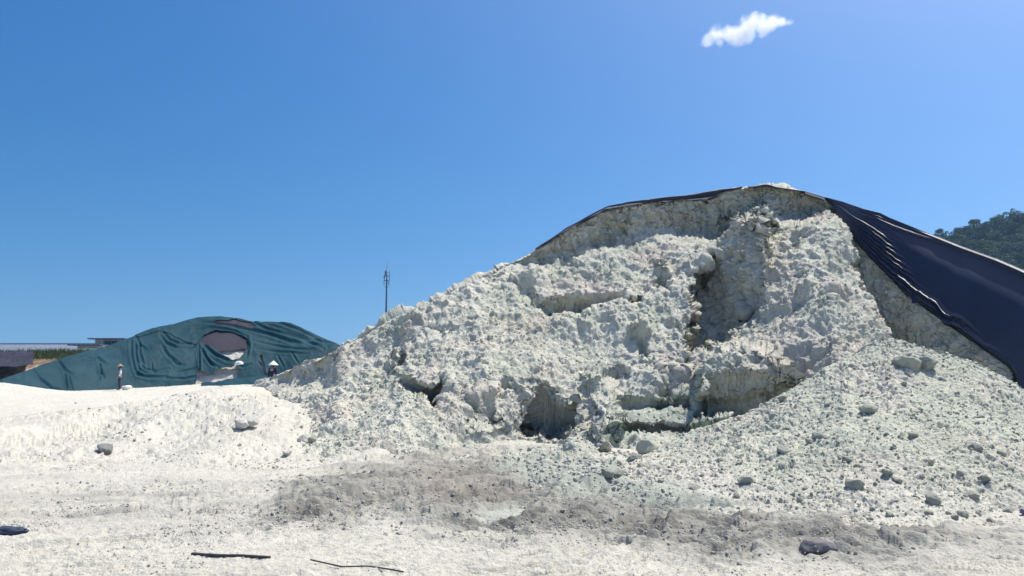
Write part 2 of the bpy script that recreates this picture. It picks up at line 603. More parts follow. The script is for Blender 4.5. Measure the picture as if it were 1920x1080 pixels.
    return dict(x=x, y=y, z=z, ang=ang, rad=rad)


G = build_ground()


def gz(x, y):
    """Height of the built ground at (x, y)."""
    r, a = math.hypot(x, y), math.atan2(x, y)
    i = int(np.clip(np.searchsorted(G['rad'], r), 0, len(G['rad']) - 1))
    j = int(np.clip(np.searchsorted(G['ang'], a), 0, len(G['ang']) - 1))
    return float(G['z'][i, j])


def gat(px, py, lift=0.0):
    D = CAMZ * FPX / (py - HOR)
    for _ in range(6):
        p = W(px, py, D)
        h = gz(p[0], p[1])
        D = (CAMZ - h) / (CAMZ - p[2]) * D if p[2] < CAMZ - .02 else D
    p = W(px, py, D)
    return Vector((p[0], p[1], gz(p[0], p[1]) + lift))


def gat_many(px, py):
    """Ground points under many pixels at once."""
    D = CAMZ * FPX / (py - HOR)
    for _ in range(6):
        p = W(px, py, D)
        i = np.clip(np.searchsorted(G['rad'], np.hypot(p[:, 0], p[:, 1])), 0, len(G['rad']) - 1)
        j = np.clip(np.searchsorted(G['ang'], np.arctan2(p[:, 0], p[:, 1])), 0, len(G['ang']) - 1)
        h = G['z'][i, j]
        D = np.where(p[:, 2] < CAMZ - .02, (CAMZ - h) / np.maximum(CAMZ - p[:, 2], .02) * D, D)
    p = W(px, py, D)
    p[:, 2] = h
    return p


# ------------------------------------------------------------------ heaps built from profiles
def heap(x0, x1, step, crest, bottom, defs, feats, nrow, back=(14, 0.62), blurn=2):
    """Grid of points from the foot up to the crest and down the far side. feats edit the distance D."""
    px = np.arange(x0, x1 + step, step)
    c = np.array(crest, float)
    b = np.array(bottom, float)
    cy = np.interp(px, c[:, 0], c[:, 1])
    by = np.interp(px, b[:, 0], b[:, 1])
    t = np.linspace(0, 1, nrow)[:, None]
    PY = by[None] + (cy - by)[None] * t
    PX = np.broadcast_to(px[None], PY.shape).copy()
    D = columns(defs, PX, PY)
    D = blur(D, 6)
    rough = np.ones_like(D)
    cut = np.zeros_like(D)
    wob = np.stack([PX / 60, PY / 60, D * 0 + 3.3], -1)
    wx, wy = 7 * fbm(wob, 2.2, 5, .6), 7 * fbm(wob, 2.2, 5, .6, off=40.)
    Dbase = D.copy()
    rowi = np.arange(nrow)
    for f in feats:
        s = sdf(f['poly'], PX + wx * f.get('wob', 1), PY + wy * f.get('wob', 1))
        m = 1 - smooth(s, -f.get('soft', 4), f.get('soft', 4))
        if 'pts' in f:
            q = np.array(f['pts'], float)
            A = np.stack([q[:, 0], q[:, 1], np.ones(len(q))], -1)
            co = np.linalg.lstsq(A, q[:, 2], rcond=None)[0]
            D = D * (1 - m) + (co[0] * PX + co[1] * PY + co[2]) * m
        if 'flat' in f:
            yy = [q[1] for q in f['poly']]
            mid = min(yy) + f['flat'] * (max(yy) - min(yy))
            ii = np.argmin(np.abs(PY - mid), 0)
            Dm = D[ii, np.arange(PX.shape[1])][None] + 0 * D
            D = D * (1 - m) + (Dm - f.get('lean', .002) * (PY - mid)) * m
        if 'fn' in f:
            Dn = f['fn'](PX, PY)
            if 'lim' in f:
                Dn = np.minimum(Dn, Dbase + f['lim'])
            D = D * (1 - m) + Dn * m
        if 'add' in f:
            D = D + f['add'] * m
        if 'cut' in f:
            cut = np.maximum(cut, f['cut'] * m)
        if 'rough' in f:
            rough = rough * (1 - m) + f['rough'] * m
    D = blur(D, blurn)
    rough = rough * (.4 + .6 * smooth(PX, 420, 640)) if x0 == 370 else rough
    P = W(PX, PY, D)
    # far side
    nb, slope = back
    top = P[-1]
    run = np.concatenate([[0.12, 0.35, 0.8, 1.4], np.linspace(2.2, 16, nb)])
    rows = []
    for rn in run:
        q = top.copy()
        q[:, 1] += rn
        q[:, 0] *= 1 + rn / np.maximum(top[:, 1], 1)
        q[:, 2] = np.maximum(top[:, 2] - slope * max(rn - .25, 0), -0.6)
        rows.append(q)
    P = np.concatenate([P, np.array(rows)], 0)
    k = len(run)
    ext = lambda a: np.concatenate([a, np.repeat(a[-1:], k, 0)], 0)
    return P, ext(PX), ext(PY), ext(rough), nrow, ext(cut)


def at_patch(H, px, py):
    """Surface point of a heap nearest to pixel (px, py), and its normal."""
    P, PX, PY, n = H['P'], H['PX'], H['PY'], H['n']
    j = int(np.argmin(np.abs(PX[0] - px)))
    i = int(np.argmin(np.abs(PY[:n, j] - py)))
    return Vector(P[i, j]), Vector(H['N'][i, j])


def cut_face(px, py):
    """Forward distance of the smooth cut face that the black sheet hangs over."""
    k = 1 - smooth(px, 1546, 1640)
    return np.maximum(19.0 - .012 * (px - 1700) - .004 * (py - 540), 15.2) + 2.0 * k * k * (1 - smooth(py, 420, 520))


# main heap -----------------------------------------------------------------------------------
CREST = [(370, 800), (400, 778), (430, 754), (460, 731), (500, 709), (560, 681), (630, 651), (680, 626), (723, 601), (800, 569), (860, 541), (900, 521), (950, 494), (1000, 469), (1060, 432),
         (1140, 389), (1200, 380), (1260, 374), (1300, 373), (1335, 368), (1385, 351), (1440, 353), (1500, 358), (1545, 372), (1600, 395), (1660, 413), (1745, 446), (1830, 480), (1920, 514), (2000, 550), (2150, 615), (2300, 690)]
BOTTOM = [(370, 840), (440, 850), (520, 885), (640, 900), (760, 905), (900, 915), (1000, 925), (1140, 925), (1250, 915), (1400, 900), (2300, 900)]
DEFS = [
    (370, [(840, 19), (815, 24), (800, 30)]),
    (440, [(850, 16), (800, 20), (770, 25), (750, 31)]),
    (520, [(885, 13.2), (845, 14.8), (800, 17), (740, 20.5), (709, 25.5)]),
    (640, [(900, 12.7), (862, 13.4), (800, 15.5), (720, 18.3), (646, 21)]),
    (760, [(905, 12.3), (872, 13.), (800, 14.9), (700, 17.4), (620, 19.6), (587, 20.6)]),
    (900, [(915, 11.8), (885, 12.6), (825, 15.0), (795, 15.4), (700, 16.9), (600, 19.1), (545, 20.6), (521, 21.2)]),
    (1000, [(925, 11.5), (888, 12.7), (822, 16.0), (800, 16.3), (712, 16.9), (690, 17.6), (600, 19.6), (505, 21.4), (490, 21.9), (468, 21.9)]),
    (1070, [(925, 11.5), (888, 12.7), (830, 15.2), (740, 16.8), (600, 19.6), (490, 21.9), (478, 22.4), (425, 22.35)]),
    (1140, [(925, 11.5), (888, 12.7), (825, 15.6), (740, 17.0), (600, 19.6), (470, 22.1), (455, 22.9), (387, 22.85)]),
    (1250, [(915, 11.8), (885, 12.8), (815, 16.0), (740, 17.4), (640, 18.7), (560, 19.8), (445, 22.5), (432, 23.3), (374, 23.25)]),
    (1385, [(900, 12.4), (820, 16.), (740, 17.2), (640, 18), (500, 20), (446, 22.4), (436, 23.6), (351, 23.5)]),
    (1500, [(900, 12.4), (820, 15), (700, 15.8), (600, 17.4), (430, 20.3), (414, 20.9), (404, 23.5), (358, 23.5)]),
    (1560, [(900, 12.4), (740, 14.8), (650, 15.9), (560, 17.6), (430, 20.2), (400, 21.6), (390, 23.0), (375, 23.0)]),
    (1620, [(900, 12.4), (740, 14.6), (650, 16.2), (560, 17.9), (470, 20.2), (400, 22.0)]),
    (1700, [(900, 13), (740, 15.6), (650, 17.6), (540, 18.9), (430, 21.0)]),
    (1920, [(900, 13), (740, 15.6), (690, 16.2), (600, 17.0), (514, 18.0)]),
    (2150, [(900, 13), (740, 14.8), (690, 15.2), (640, 15.6), (615, 16)]),
    (2300, [(900, 13), (740, 14.8), (690, 15.2)]),
]
FEATS = [
    dict(poly=[(1003, 470), (1060, 430), (1140, 385), (1340, 364), (1440, 350), (1550, 370), (1556, 396), (1530, 404), (1470, 408), (1440, 400), (1400, 436), (1290, 438), (1230, 428), (1200, 424), (1140, 456), (1060, 482), (1015, 492)], rough=.95, soft=8, wob=1.5, cut=1),
    # deep recess: a plain face turned to the side, under the crest
    dict(poly=[(1349, 442), (1362, 424), (1378, 408), (1396, 401), (1416, 396), (1430, 388), (1446, 410), (1440, 470), (1438, 530), (1415, 575), (1385, 600), (1340, 640), (1300, 665), (1278, 695), (1292, 640), (1304, 600), (1300, 545), (1318, 505), (1345, 470), (1352, 445)],
         fn=lambda x, y: 20.3 - .026 * (x - 1390) - .007 * (y - 500), lim=2.0, soft=8, rough=.85, wob=1.4, cut=.8),
    # pinnacle and crown of the buttress
    dict(poly=[(1428, 384), (1440, 370), (1456, 380), (1458, 410), (1446, 420)], add=-.3, soft=8),
    # the smooth cut face behind the buttress, turned away from the sun
    dict(poly=[(1556, 372), (1592, 440), (1612, 500), (1622, 560), (1640, 590), (1658, 615), (1680, 700), (1700, 900), (2320, 910), (2320, 690), (2150, 620), (1920, 520), (1750, 450), (1640, 412)],
         fn=cut_face, soft=3, rough=.55, cut=.6),
    # hollows in the buttress
    dict(poly=[(1540, 545), (1570, 535), (1592, 548), (1580, 560), (1545, 562)], flat=.7, soft=5),
    dict(poly=[(1495, 540), (1520, 525), (1515, 560), (1497, 570)], flat=.8, soft=4),
    # rough block low in the middle: lit brow, steep face below
    dict(poly=[(1340, 660), (1380, 640), (1420, 640), (1470, 655), (1490, 690), (1486, 712), (1450, 735), (1370, 748), (1312, 740), (1318, 690)],
         pts=[(1380, 645, 16.8), (1430, 640, 16.6), (1480, 730, 15.3), (1340, 740, 16.0), (1400, 735, 15.5)], soft=6, rough=1.1),
    dict(poly=[(1328, 716), (1350, 694), (1385, 680), (1420, 692), (1450, 688), (1478, 699), (1486, 712), (1455, 738), (1385, 758), (1330, 752)], flat=.15, lean=-.004, soft=9, rough=1.0, wob=1.5),
    dict(poly=[(1312, 752), (1370, 748), (1450, 732), (1486, 714), (1470, 760), (1400, 800), (1300, 800)], flat=.3, add=.3, lean=-.004, soft=7, rough=.8, wob=1.5),
    # green seam at the foot with a white cap
    dict(poly=[(1290, 786), (1330, 780), (1366, 776), (1375, 800), (1340, 812), (1300, 810)], pts=[(1290, 790, 15.0), (1370, 778, 14.7), (1330, 812, 14.9)], soft=3, rough=.55, cut=.6),
    # strata: shaded slot
    dict(poly=[(1155, 752), (1220, 748), (1296, 750), (1296, 764), (1230, 768), (1160, 766)], flat=.2, add=.25, lean=-.004, soft=2, rough=.6),
    dict(poly=[(1166, 796), (1240, 794), (1290, 800), (1230, 806), (1170, 806)], add=.5, soft=3, rough=.6),
    # alcoves in the low cliff
    dict(poly=[(985, 803), (992, 778), (1010, 722), (1026, 730), (1036, 752), (1062, 760), (1076, 755), (1066, 792), (1050, 808)], flat=.35, add=.5, lean=-.002, soft=3, rough=.8),
    dict(poly=[(925, 712), (958, 706), (960, 728), (930, 734)], flat=.4, add=.12, soft=3),
    dict(poly=[(972, 706), (1010, 706), (1012, 716), (975, 720)], flat=.4, add=.12, soft=3),
    dict(poly=[(872, 788), (895, 778), (940, 788), (935, 798), (885, 800)], flat=.2, add=.3, soft=3),
    # wedge-shaped slip scar on the flank
    dict(poly=[(738, 688), (752, 700), (790, 716), (812, 722), (838, 706), (842, 735), (828, 760), (812, 768), (806, 745), (770, 735), (745, 712)], flat=.3, add=.35, lean=-.002, soft=4),
    dict(poly=[(748, 655), (756, 650), (758, 672), (750, 678)], flat=.3, add=.1, soft=3),
    dict(poly=[(808, 612), (828, 618), (826, 632), (808, 630)], flat=.3, add=.1, soft=3),
    # shaded ledge across the middle
    dict(poly=[(1012, 572), (1040, 560), (1110, 548), (1210, 556), (1205, 570), (1130, 578), (1095, 586), (1030, 596)], flat=.3, add=.35, lean=-.006, soft=4),
    dict(poly=[(1228, 500), (1240, 478), (1258, 500), (1256, 540), (1234, 545)], flat=.5, lean=-.002, soft=4),
    dict(poly=[(1190, 605), (1215, 600), (1218, 650), (1212, 676), (1200, 668)], flat=.5, lean=0, soft=4),
    dict(poly=[(1142, 700), (1150, 678), (1162, 670), (1172, 690), (1180, 710), (1150, 708)], flat=.4, add=.1, lean=0, soft=3),
    dict(poly=[(935, 545), (965, 540), (1000, 555), (1005, 530), (1010, 505), (990, 500), (950, 530)], flat=.5, lean=0, soft=6),
    dict(poly=[(900, 528), (925, 505), (950, 500), (940, 520), (915, 535)], flat=.5, lean=0, soft=5),
    dict(poly=[(870, 745), (905, 728), (930, 730), (930, 790), (880, 790)], flat=.5, lean=0, soft=8),
    dict(poly=[(1090, 690), (1130, 700), (1128, 740), (1090, 735)], flat=.6, lean=0, soft=8),
    dict(poly=[(1240, 690), (1290, 690), (1296, 740), (1240, 742)], flat=.5, lean=0, soft=7),
    # spur standing out left of the strata
    dict(poly=[(1110, 740), (1150, 730), (1162, 770), (1170, 815), (1130, 830), (1100, 800)], add=-.7, soft=14),
    dict(poly=[(1070, 800), (1090, 785), (1120, 800), (1150, 840), (1100, 860), (1060, 850)], add=-.6, soft=14),
]


def build_mound():
    P, PX, PY, rough, n, cut = heap(370, 2300, 1.25, CREST, BOTTOM, DEFS, FEATS, 470)
    N = normals(P)
    N *= np.where((N * (np.array([0, 0, CAMZ]) - P)).sum(-1, keepdims=True)[:n].mean() < 0, -1, 1)
    warp = np.stack([perlin(P, 1.1, 1.), perlin(P, 1.1, 21.), perlin(P, 1.1, 41.)], -1) * .22
    Q = P + warp
    big = fbm(P, 0.42, 3, off=6.)
    c0 = clods(Q, 1.25, 3.)
    c1 = clods(Q, 2.7, 9.)
    c2 = clods(Q, 6.2, 1.)
    c3 = clods(Q, 13.0, 5.)
    patch = smooth(fbm(P, 0.55, 3, off=90.), -.35, .35)
    fine = fbm(Q, 3.2, 5, .46, off=13.)
    ridge = 1 - np.abs(fbm(P * [1.0, 1.0, .55], 1.5, 4, .55, off=31.)) * 1.6
    lumps = smooth(fbm(P, 0.9, 3, off=77.), -.1, .45)
    fade = np.ones_like(rough)
    fade[:n] = .35 + .65 * smooth(n - np.arange(n), 0, 26)[:, None]
    W2 = P + np.stack([fbm(P, 2.6, 3, off=101.), fbm(P, 2.6, 3, off=131.), fbm(P, 2.6, 3, off=161.)], -1) * .10
    f1 = facets(W2 * [1, 1, .75], 2.0, 3., 1.0, .5) / 2.0
    f2 = facets(W2, 5.0, 8., 1.0, .5) / 5.0
    f3 = facets(W2, 12.0, 2., 1.0, .6) / 12.0
    coarse = smooth(fbm(P * [1, 1, .8], .75, 4, .55, off=205.), -.12, .35)       # crusty areas among fine powdery ones
    flute = 1 - np.abs(fbm(P * [1.0, 1.0, .22], 1.7, 3, .5, off=222.)) * 1.7
    run = fbm(np.stack([P[..., 0] * 1.2 + P[..., 2] * .9, P[..., 1] * .4, P[..., 2] * .3], -1), 1.0, 3, off=240.)
    dn = rough * fade * (0.26 * big + 0.09 * ridge + .05 * flute + .05 * run + coarse * (.05 * c0 + .15 * f1 + .03 * c1))
    dn += (0.45 + .55 * rough) * (.4 + .6 * fade) * (0.030 * fine + .19 * f2 * (.12 + .88 * coarse) + .28 * f3 * (.6 + .4 * coarse) + 0.018 * c2 * coarse + 0.015 * c3)
    ck = np.abs(fbm(W2 * [1.3, 1.3, .4], 1.5, 3, .55, off=611.))
    ck2 = np.abs(fbm(W2 * [.5, .5, 1.4], 1.3, 3, .55, off=631.))
    dn += cut * (.22 * f1 + .30 * f2 + .25 * f3 - .13 * (1 - smooth(ck, 0, .05)) - .09 * (1 - smooth(ck2, 0, .04)) + .05 * fbm(P, 2.2, 4, .6, off=651.))
    zs = P[..., 2] + .06 * fbm(P, .8, 3, off=250.)
    strat = 1 - smooth(sdf([(1150, 735), (1300, 742), (1302, 812), (1160, 818)], PX, PY), -8, 8)
    saw = (zs * 4.6) % 1.0
    dn = dn * (1 - .5 * strat) + strat * .10 * (saw - .5) * smooth(fbm(P, .9, 2, off=260.), -.4, .1)
    dn -= 0.12 * rough
    # vertical cracks in the smooth faces
    cr = np.abs(perlin(P * [1.6, 1.6, .35], 1.3, 60.))
    dn -= (1 - rough) * 0.05 * (1 - smooth(cr, .0, .05)) * smooth(fbm(P, .9, 2, off=66.), 0, .3)
    dn += (1 - rough) * (.05 * fbm(P * [1, 1, .6], 1.6, 4, .55, off=71.) + .02 * c2 * patch)
    keepback = np.ones_like(dn)
    keepback[n + 4:] = .6
    # hold back under the tarpaulin
    tarp = 1 - smooth(sdf([(1545, 365), (1600, 440), (1632, 478), (1700, 548), (1775, 602), (1890, 682), (1920, 740), (2320, 920), (2320, 560), (1900, 480), (1660, 390)], PX, PY, 200), -2, 5)
    P2 = P + N * (dn * keepback * (1 - tarp))[..., None]
    P2 += tarp[..., None] * np.array([0.12, .35, -.12])
    col = np.broadcast_to(FACE, P.shape).copy()
    lowl = smooth(-P[..., 0], 2.5, 7.0)
    col = mix(col, np.array([.64, .63, .535]), lowl * .8)
    col = mix(col, DRY, 1 - smooth(PX, 470, 620))
    v = fbm(P, 0.8, 4, off=12.)
    col = mix(col, np.array([.525, .55, .455]), smooth(v, -.1, .5) * .8)
    col = mix(col, np.array([.60, .545, .47]), smooth(fbm(P, .7, 3, off=44.), .1, .6) * .6)
    mott = smooth(fbm(P * [1, 1, .6], 2.6, 5, .65, off=27.), -.1, .45)
    col = mix(col, np.array([.47, .48, .425]), mott * (.25 + .45 * (1 - np.clip(rough, 0, 1))))
    seam = 1 - smooth(sdf([(1286, 786), (1330, 781), (1372, 778), (1380, 812), (1290, 815)], PX, PY), -3, 3)
    seam *= smooth(PY, 789 - (PX - 1290) * .1, 792 - (PX - 1290) * .1)
    col = mix(col, np.array([.20, .27, .215]), seam)
    gr = 1 - smooth(sdf([(1160, 740), (1300, 745), (1400, 800), (1290, 850), (1150, 870), (1000, 860), (870, 830), (880, 790), (1000, 800), (1120, 800)], PX, PY), -25, 25)
    col = mix(col, PALEGREEN, gr * (.35 + .65 * smooth(v, -.3, .3)) * .8)
    me = grid_mesh('clay_mound', P2, col)
    o = new_obj('clay_mound', me, M_mound)
    tag(o, 'tall excavated heap of pale grey-white clay with a steep cut face', 'clay mound')
    return dict(P=P2, PX=PX, PY=PY, N=N, n=n)


HM = build_mound()

# rubble pile ---------------------------------------------------------------------------------
RCREST = [(1110, 905), (1150, 880), (1210, 845), (1290, 812), (1340, 797), (1400, 768), (1480, 731), (1540, 697), (1580, 672), (1630, 642), (1665, 624), (1690, 630), (1720, 641), (1800, 664), (1860, 690), (1920, 722), (2050, 785), (2200, 850)]
RBOTTOM = [(1110, 950), (1210, 965), (1290, 980), (1390, 1000), (1580, 1010), (1800, 1010), (1920, 1000), (2200, 985)]
RDEFS = [
    (1110, [(950, 9.3), (905, 11.4)]),
    (1210, [(965, 8.7), (925, 9.9), (870, 12.0), (845, 13.4)]),
    (1290, [(980, 8.1), (940, 9.2), (870, 11.4), (812, 13.6)]),
    (1390, [(1000, 7.5), (962, 8.4), (860, 10.7), (772, 13.2)]),
    (1480, [(1005, 7.4), (970, 8.15), (850, 10.3), (731, 12.9)]),
    (1580, [(1010, 7.3), (973, 8.05), (840, 9.9), (720, 11.8), (672, 12.7)]),
    (1665, [(1010, 7.3), (972, 8.05), (840, 9.7), (720, 11.4), (624, 12.6)]),
    (1800, [(1010, 7.3), (970, 8.1), (840, 9.7), (720, 11.5), (664, 12.2)]),
    (1920, [(1000, 7.5), (962, 8.4), (840, 9.9), (722, 11.8)]),
    (2050, [(990, 7.7), (950, 8.7), (850, 9.9), (785, 11.3)]),
    (2200, [(985, 7.8), (945, 8.8), (870, 10), (850, 10.6)]),
]


def build_pile():
    P, PX, PY, rough, n, _ = heap(1110, 2200, 1.25, RCREST, RBOTTOM, RDEFS, [], 360, back=(10, 0.6))
    N = normals(P)
    N *= np.where((N * (np.array([0, 0, CAMZ]) - P)).sum(-1, keepdims=True)[:n].mean() < 0, -1, 1)
    c1 = clods(P, 3.0, 2., fill=.75)
    c2 = clods(P, 7.5, 5., fill=.8)
    c3 = clods(P, 15.0, 8.)
    c4 = clods(P, 30.0, 8.)
    patch = smooth(fbm(P, .8, 3, off=15.), -.3, .4)
    edge = np.minimum(smooth(PX, 1110, 1200), 1)
    g2 = facets(P + .04 * np.stack([fbm(P, 5., 2), fbm(P, 5., 2, off=9.), fbm(P, 5., 2, off=19.)], -1), 8., 4., 1., .6) / 8
    g3 = facets(P, 19., 6., 1., .7) / 19
    dn = .10 * fbm(P, .6, 3) + .04 * c1 * patch + .022 * c2 * patch + .30 * g2 * (.3 + .7 * patch) + .36 * g3 + .010 * c3 + .006 * c4 - .04
    P2 = P + N * (dn * (.4 + .6 * edge))[..., None]
    col = np.broadcast_to(np.array([.50, .51, .425]), P.shape).copy()
    v = fbm(P, .9, 4, off=22.)
    col = mix(col, np.array([.46, .485, .405]), smooth(v, -.1, .5) * .7)
    col = mix(col, np.array([.56, .53, .47]), smooth(fbm(P, .8, 3, off=55.), .1, .6) * .5)
    col = mix(col, np.array([.54, .525, .47]), (1 - smooth(P[..., 2], .1, .35)) * .6)
    me = grid_mesh('rubble_pile', P2, col)
    o = new_obj('rubble_pile', me, M_pile)
    tag(o, 'low cone of loose pale clay rubble dumped before the tall cut mound', 'rubble pile')
    return dict(P=P2, PX=PX, PY=PY, N=N, n=n)


HP = build_pile()

# ------------------------------------------------------------------ stones
def stone_mesh(seed, sub=3, squash=(1, .85, .7), rough=.22, angular=.5):
    bm = bmesh.new()
    bmesh.ops.create_icosphere(bm, subdivisions=sub, radius=1)
    V = np.array([v.co[:] for v in bm.verts])
    r = np.random.default_rng(seed)
    # cut by random planes for flattish broken facets
    for _ in range(16):
        nrm = r.normal(size=3)
        nrm /= np.linalg.norm(nrm)
        d = r.uniform(.55, .88)
        s = V @ nrm - d
        V = V - np.where(s > 0, s * angular, 0)[:, None] * nrm
    V = V * (1 + rough * fbm(V, 1.1, 4, off=seed * 3.7) + .12 * facets(V, 2.4, seed * 1.3, 1., .3))[:, None]
    V = V * np.array(squash)
    for v, c in zip(bm.verts, V):
        v.co = c
    for f in bm.faces:
        f.smooth = True
    me = bpy.data.meshes.new('stone')
    bm.to_mesh(me)
    bm.free()
    return me


STONES = [stone_mesh(k, 4, (1, random.uniform(.7, 1), random.uniform(.6, .85)), random.uniform(.06, .14), random.uniform(.9, 1.)) for k in range(8)]
SMALL = [stone_mesh(30 + k, 3, (1, random.uniform(.7, 1), random.uniform(.55, .8)), random.uniform(.06, .14), random.uniform(.9, 1.)) for k in range(8)]
for m in STONES + SMALL:
    m.materials.append(M_lump)


def stone(name, me, p, r, label, cat='boulder', group=None, sink=.42, mat=None):
    o = bpy.data.objects.new(name, me)
    C.objects.link(o)
    o.location = (p[0], p[1], p[2] + r * (.6 - sink))
    o.rotation_euler = (random.uniform(-.4, .4), random.uniform(-.4, .4), random.uniform(0, 6.28))
    o.scale = (r, r, r)
    if mat is not None:
        o.material_slots[0].link = 'OBJECT'
        o.material_slots[0].material = mat
    tag(o, label, cat, group)
    return o


BOULDERS = [  # on the rubble pile: px, py, width px, label
    (1697, 668, 54, 'big weathered clay boulder half buried near the rubble pile summit'),
    (1740, 672, 40, 'wide flat clay boulder just beside the big one near the pile summit'),
    (1632, 759, 36, 'large rounded clay boulder alone at mid-height on the rubble slope'),
    (1533, 811, 28, 'pointed clay block standing above its twin on the upper rubble slope'),
    (1518, 819, 24, 'squat clay block leaning against a pointed one on the upper slope'),
    (1466, 834, 32, 'dark broken clay boulder left of the paired blocks on the rubble'),
    (1470, 749, 20, 'small dark boulder sitting on the left ridge of the rubble pile'),
    (1396, 891, 40, 'tall pale angular boulder low on the left side of the rubble pile'),
    (1297, 906, 36, 'greenish grey boulder at the left foot of the rubble pile'),
    (1321, 922, 22, 'small grey boulder touching the greenish one at the pile foot'),
    (1602, 909, 38, 'broad whitish boulder low in the middle of the rubble slope'),
    (1463, 953, 40, 'cream boulder lying alone on the mud at the rubble pile foot'),
    (1741, 868, 26, 'pale green-grey boulder at mid-height on the right rubble slope'),
    (1664, 890, 26, 'flat-topped greenish boulder between the whitish and pale green-grey ones'),
    (1826, 916, 30, 'pale tilted oval boulder low on the far right rubble slope'),
    (1848, 895, 26, 'smooth long boulder directly above the pale oval one'),
    (1895, 938, 32, 'rounded cream boulder at the right end of the rubble foot'),
    (1750, 937, 34, 'wide low boulder lying along the right foot of the rubble'),
    (1805, 958, 26, 'half sunken stone where the rubble meets the tracked ground'),
    (1825, 846, 26, 'pair-topped pale boulder high on the far right rubble slope'),
    (1876, 850, 22, 'rough round boulder next to the pair-topped pale one'),
    (1713, 818, 24, 'leaning clay block with a shadowed side on the upper right slope'),
    (1590, 855, 24, 'flat pale clay slab stone above the broad whitish boulder'),
    (1408, 705, 1, ''),
]
for k, (px, py, w, lab) in enumerate(BOULDERS):
    if not lab:
        continue
    p, nn = at_patch(HP, px, py + w * .25)
    r = w / 2 * p.y / FPX * 1.02
    stone('boulder', STONES[k % 8], p, r, lab, 'boulder')

FOOT = [  # at the foot of the cut and on the open ground
    (1214, 852, 36, 'large green-tinted boulder at the foot of the cut clay face'),
    (1192, 870, 28, 'pale round boulder below the large green-tinted one at the cut foot'),
    (1207, 886, 24, 'dark squat boulder in the row below the green-tinted one'),
    (1137, 893, 22, 'greenish round boulder at the left of a touching pair in the mud'),
    (1159, 894, 20, 'darker round boulder at the right of a touching pair in the mud'),
    (1236, 902, 22, 'pale boulder on the mud just left of the rubble pile'),
    (535, 832, 24, 'white clay boulder first from the left in the row at the slope foot'),
    (553, 836, 26, 'biggest white clay boulder in the row of four at the slope foot'),
    (572, 836, 22, 'white clay boulder with a pointed top in the row of four'),
    (588, 838, 20, 'greyish clay boulder at the right end of the row of four'),
    (538, 855, 20, 'lone white boulder in front of the row of four at the slope foot'),
    (450, 845, 24, 'left white boulder of two at the end of the low bank'),
    (470, 843, 26, 'right white boulder of two at the end of the low bank'),
]
for k, (px, py, w, lab) in enumerate(FOOT):
    p = gat(px, py)
    if px > 600 or py < 853:
        q, _ = at_patch(HM, px, py)
        if q.y < p.y:
            p = q
    r = w / 2 * p.y / FPX * 1.1
    stone('boulder', STONES[(k * 3 + 1) % 8], p, r * 1.15, lab, 'boulder', sink=.1, mat=M_wlump if 'white' in lab else None)
p = gat(197, 850)
stone('boulder', STONES[5], p, 18 * p.y / FPX, 'single dark grey boulder on the white bank', 'boulder', mat=M_grey)
p, _ = at_patch(HM, 630, 664)
stone('boulder', STONES[2], p, 13 * p.y / FPX, 'dark grey upright block on the long left ridge of the mound', 'boulder', mat=M_grey)

# countable lumps lying on the pile, and the finer rubble as stuff
N_LUMP = 250
cand = []
for _ in range(6000):
    px = random.uniform(1160, 1915)
    cy = np.interp(px, *np.array(RCREST).T)
    by = np.interp(px, *np.array(RBOTTOM).T) - 25
    t = random.random() ** .75
    cand.append((px, cy + 6 + (by - cy - 6) * t))
used = [(b[0], b[1], b[2]) for b in BOULDERS]
n = 0
for px, py in cand:
    if n >= N_LUMP:
        break
    w = 6.5 + 8 * random.random() ** 2.6 + 9 * smooth(py, 760, 960) * random.random()
    if any((px - a) ** 2 + ((py - b) * 1.3) ** 2 < (.55 * (w + c)) ** 2 for a, b, c in used):
        continue
    used.append((px, py, w))
    p, nn = at_patch(HP, px, py)
    stone('clay_lump', SMALL[n % 8], p, w / 2 * p.y / FPX, 'small pale clay lump lying loose on the rubble pile slope', 'clay lump', 'loose lumps on the rubble pile', sink=.5)
    n += 1


def scatter_mesh(name, pts, rads, protos, mat, n_dark, n_wet, bigger):
    Vs, Fs, base = [], [], 0
    nsm = len(protos)
    kind = [i % nsm + (nsm if s * FPX / p[1] > 2.6 else 0) for i, (p, s) in enumerate(zip(pts, rads))]
    pv = []
    for me in list(protos) + list(bigger):
        v = np.empty(len(me.vertices) * 3, np.float32)
        me.vertices.foreach_get('co', v)
        f = np.empty(len(me.loops), np.int32)
        me.loops.foreach_get('vertex_index', f)
        pv.append((v.reshape(-1, 3), f.reshape(-1, 3)))
    r = np.random.default_rng(3)
    for i, (p, s) in enumerate(zip(pts, rads)):
        v, f = pv[kind[i]]
        a, b = r.uniform(0, 6.28, 2)
        ca, sa, cb, sb = math.cos(a), math.sin(a), math.cos(b), math.sin(b)
        M = np.array([[ca, -sa, 0], [sa, ca, 0], [0, 0, 1]]) @ np.array([[1, 0, 0], [0, cb, -sb], [0, sb, cb]])
        Vs.append(v @ M.T * s + p)
        Fs.append(f + base)
        base += len(v)
    V, F = np.concatenate(Vs), np.concatenate(Fs)
    base_t = np.where(np.arange(len(pts))[:, None] < n_dark, np.array([[.49, .49, .44]]), np.array([[.52, .505, .46]]))
    base_t = np.where(np.arange(len(pts))[:, None] < n_wet, base_t, np.array([[.38, .375, .34]]))
    tint = np.repeat(r.uniform(.78, 1.1, (len(pts), 1)) * base_t, [len(pv[kind[i]][0]) for i in range(len(pts))], axis=0)
    me = mesh_from(name, V, F, True, tint)
    return new_obj(name, me, mat)


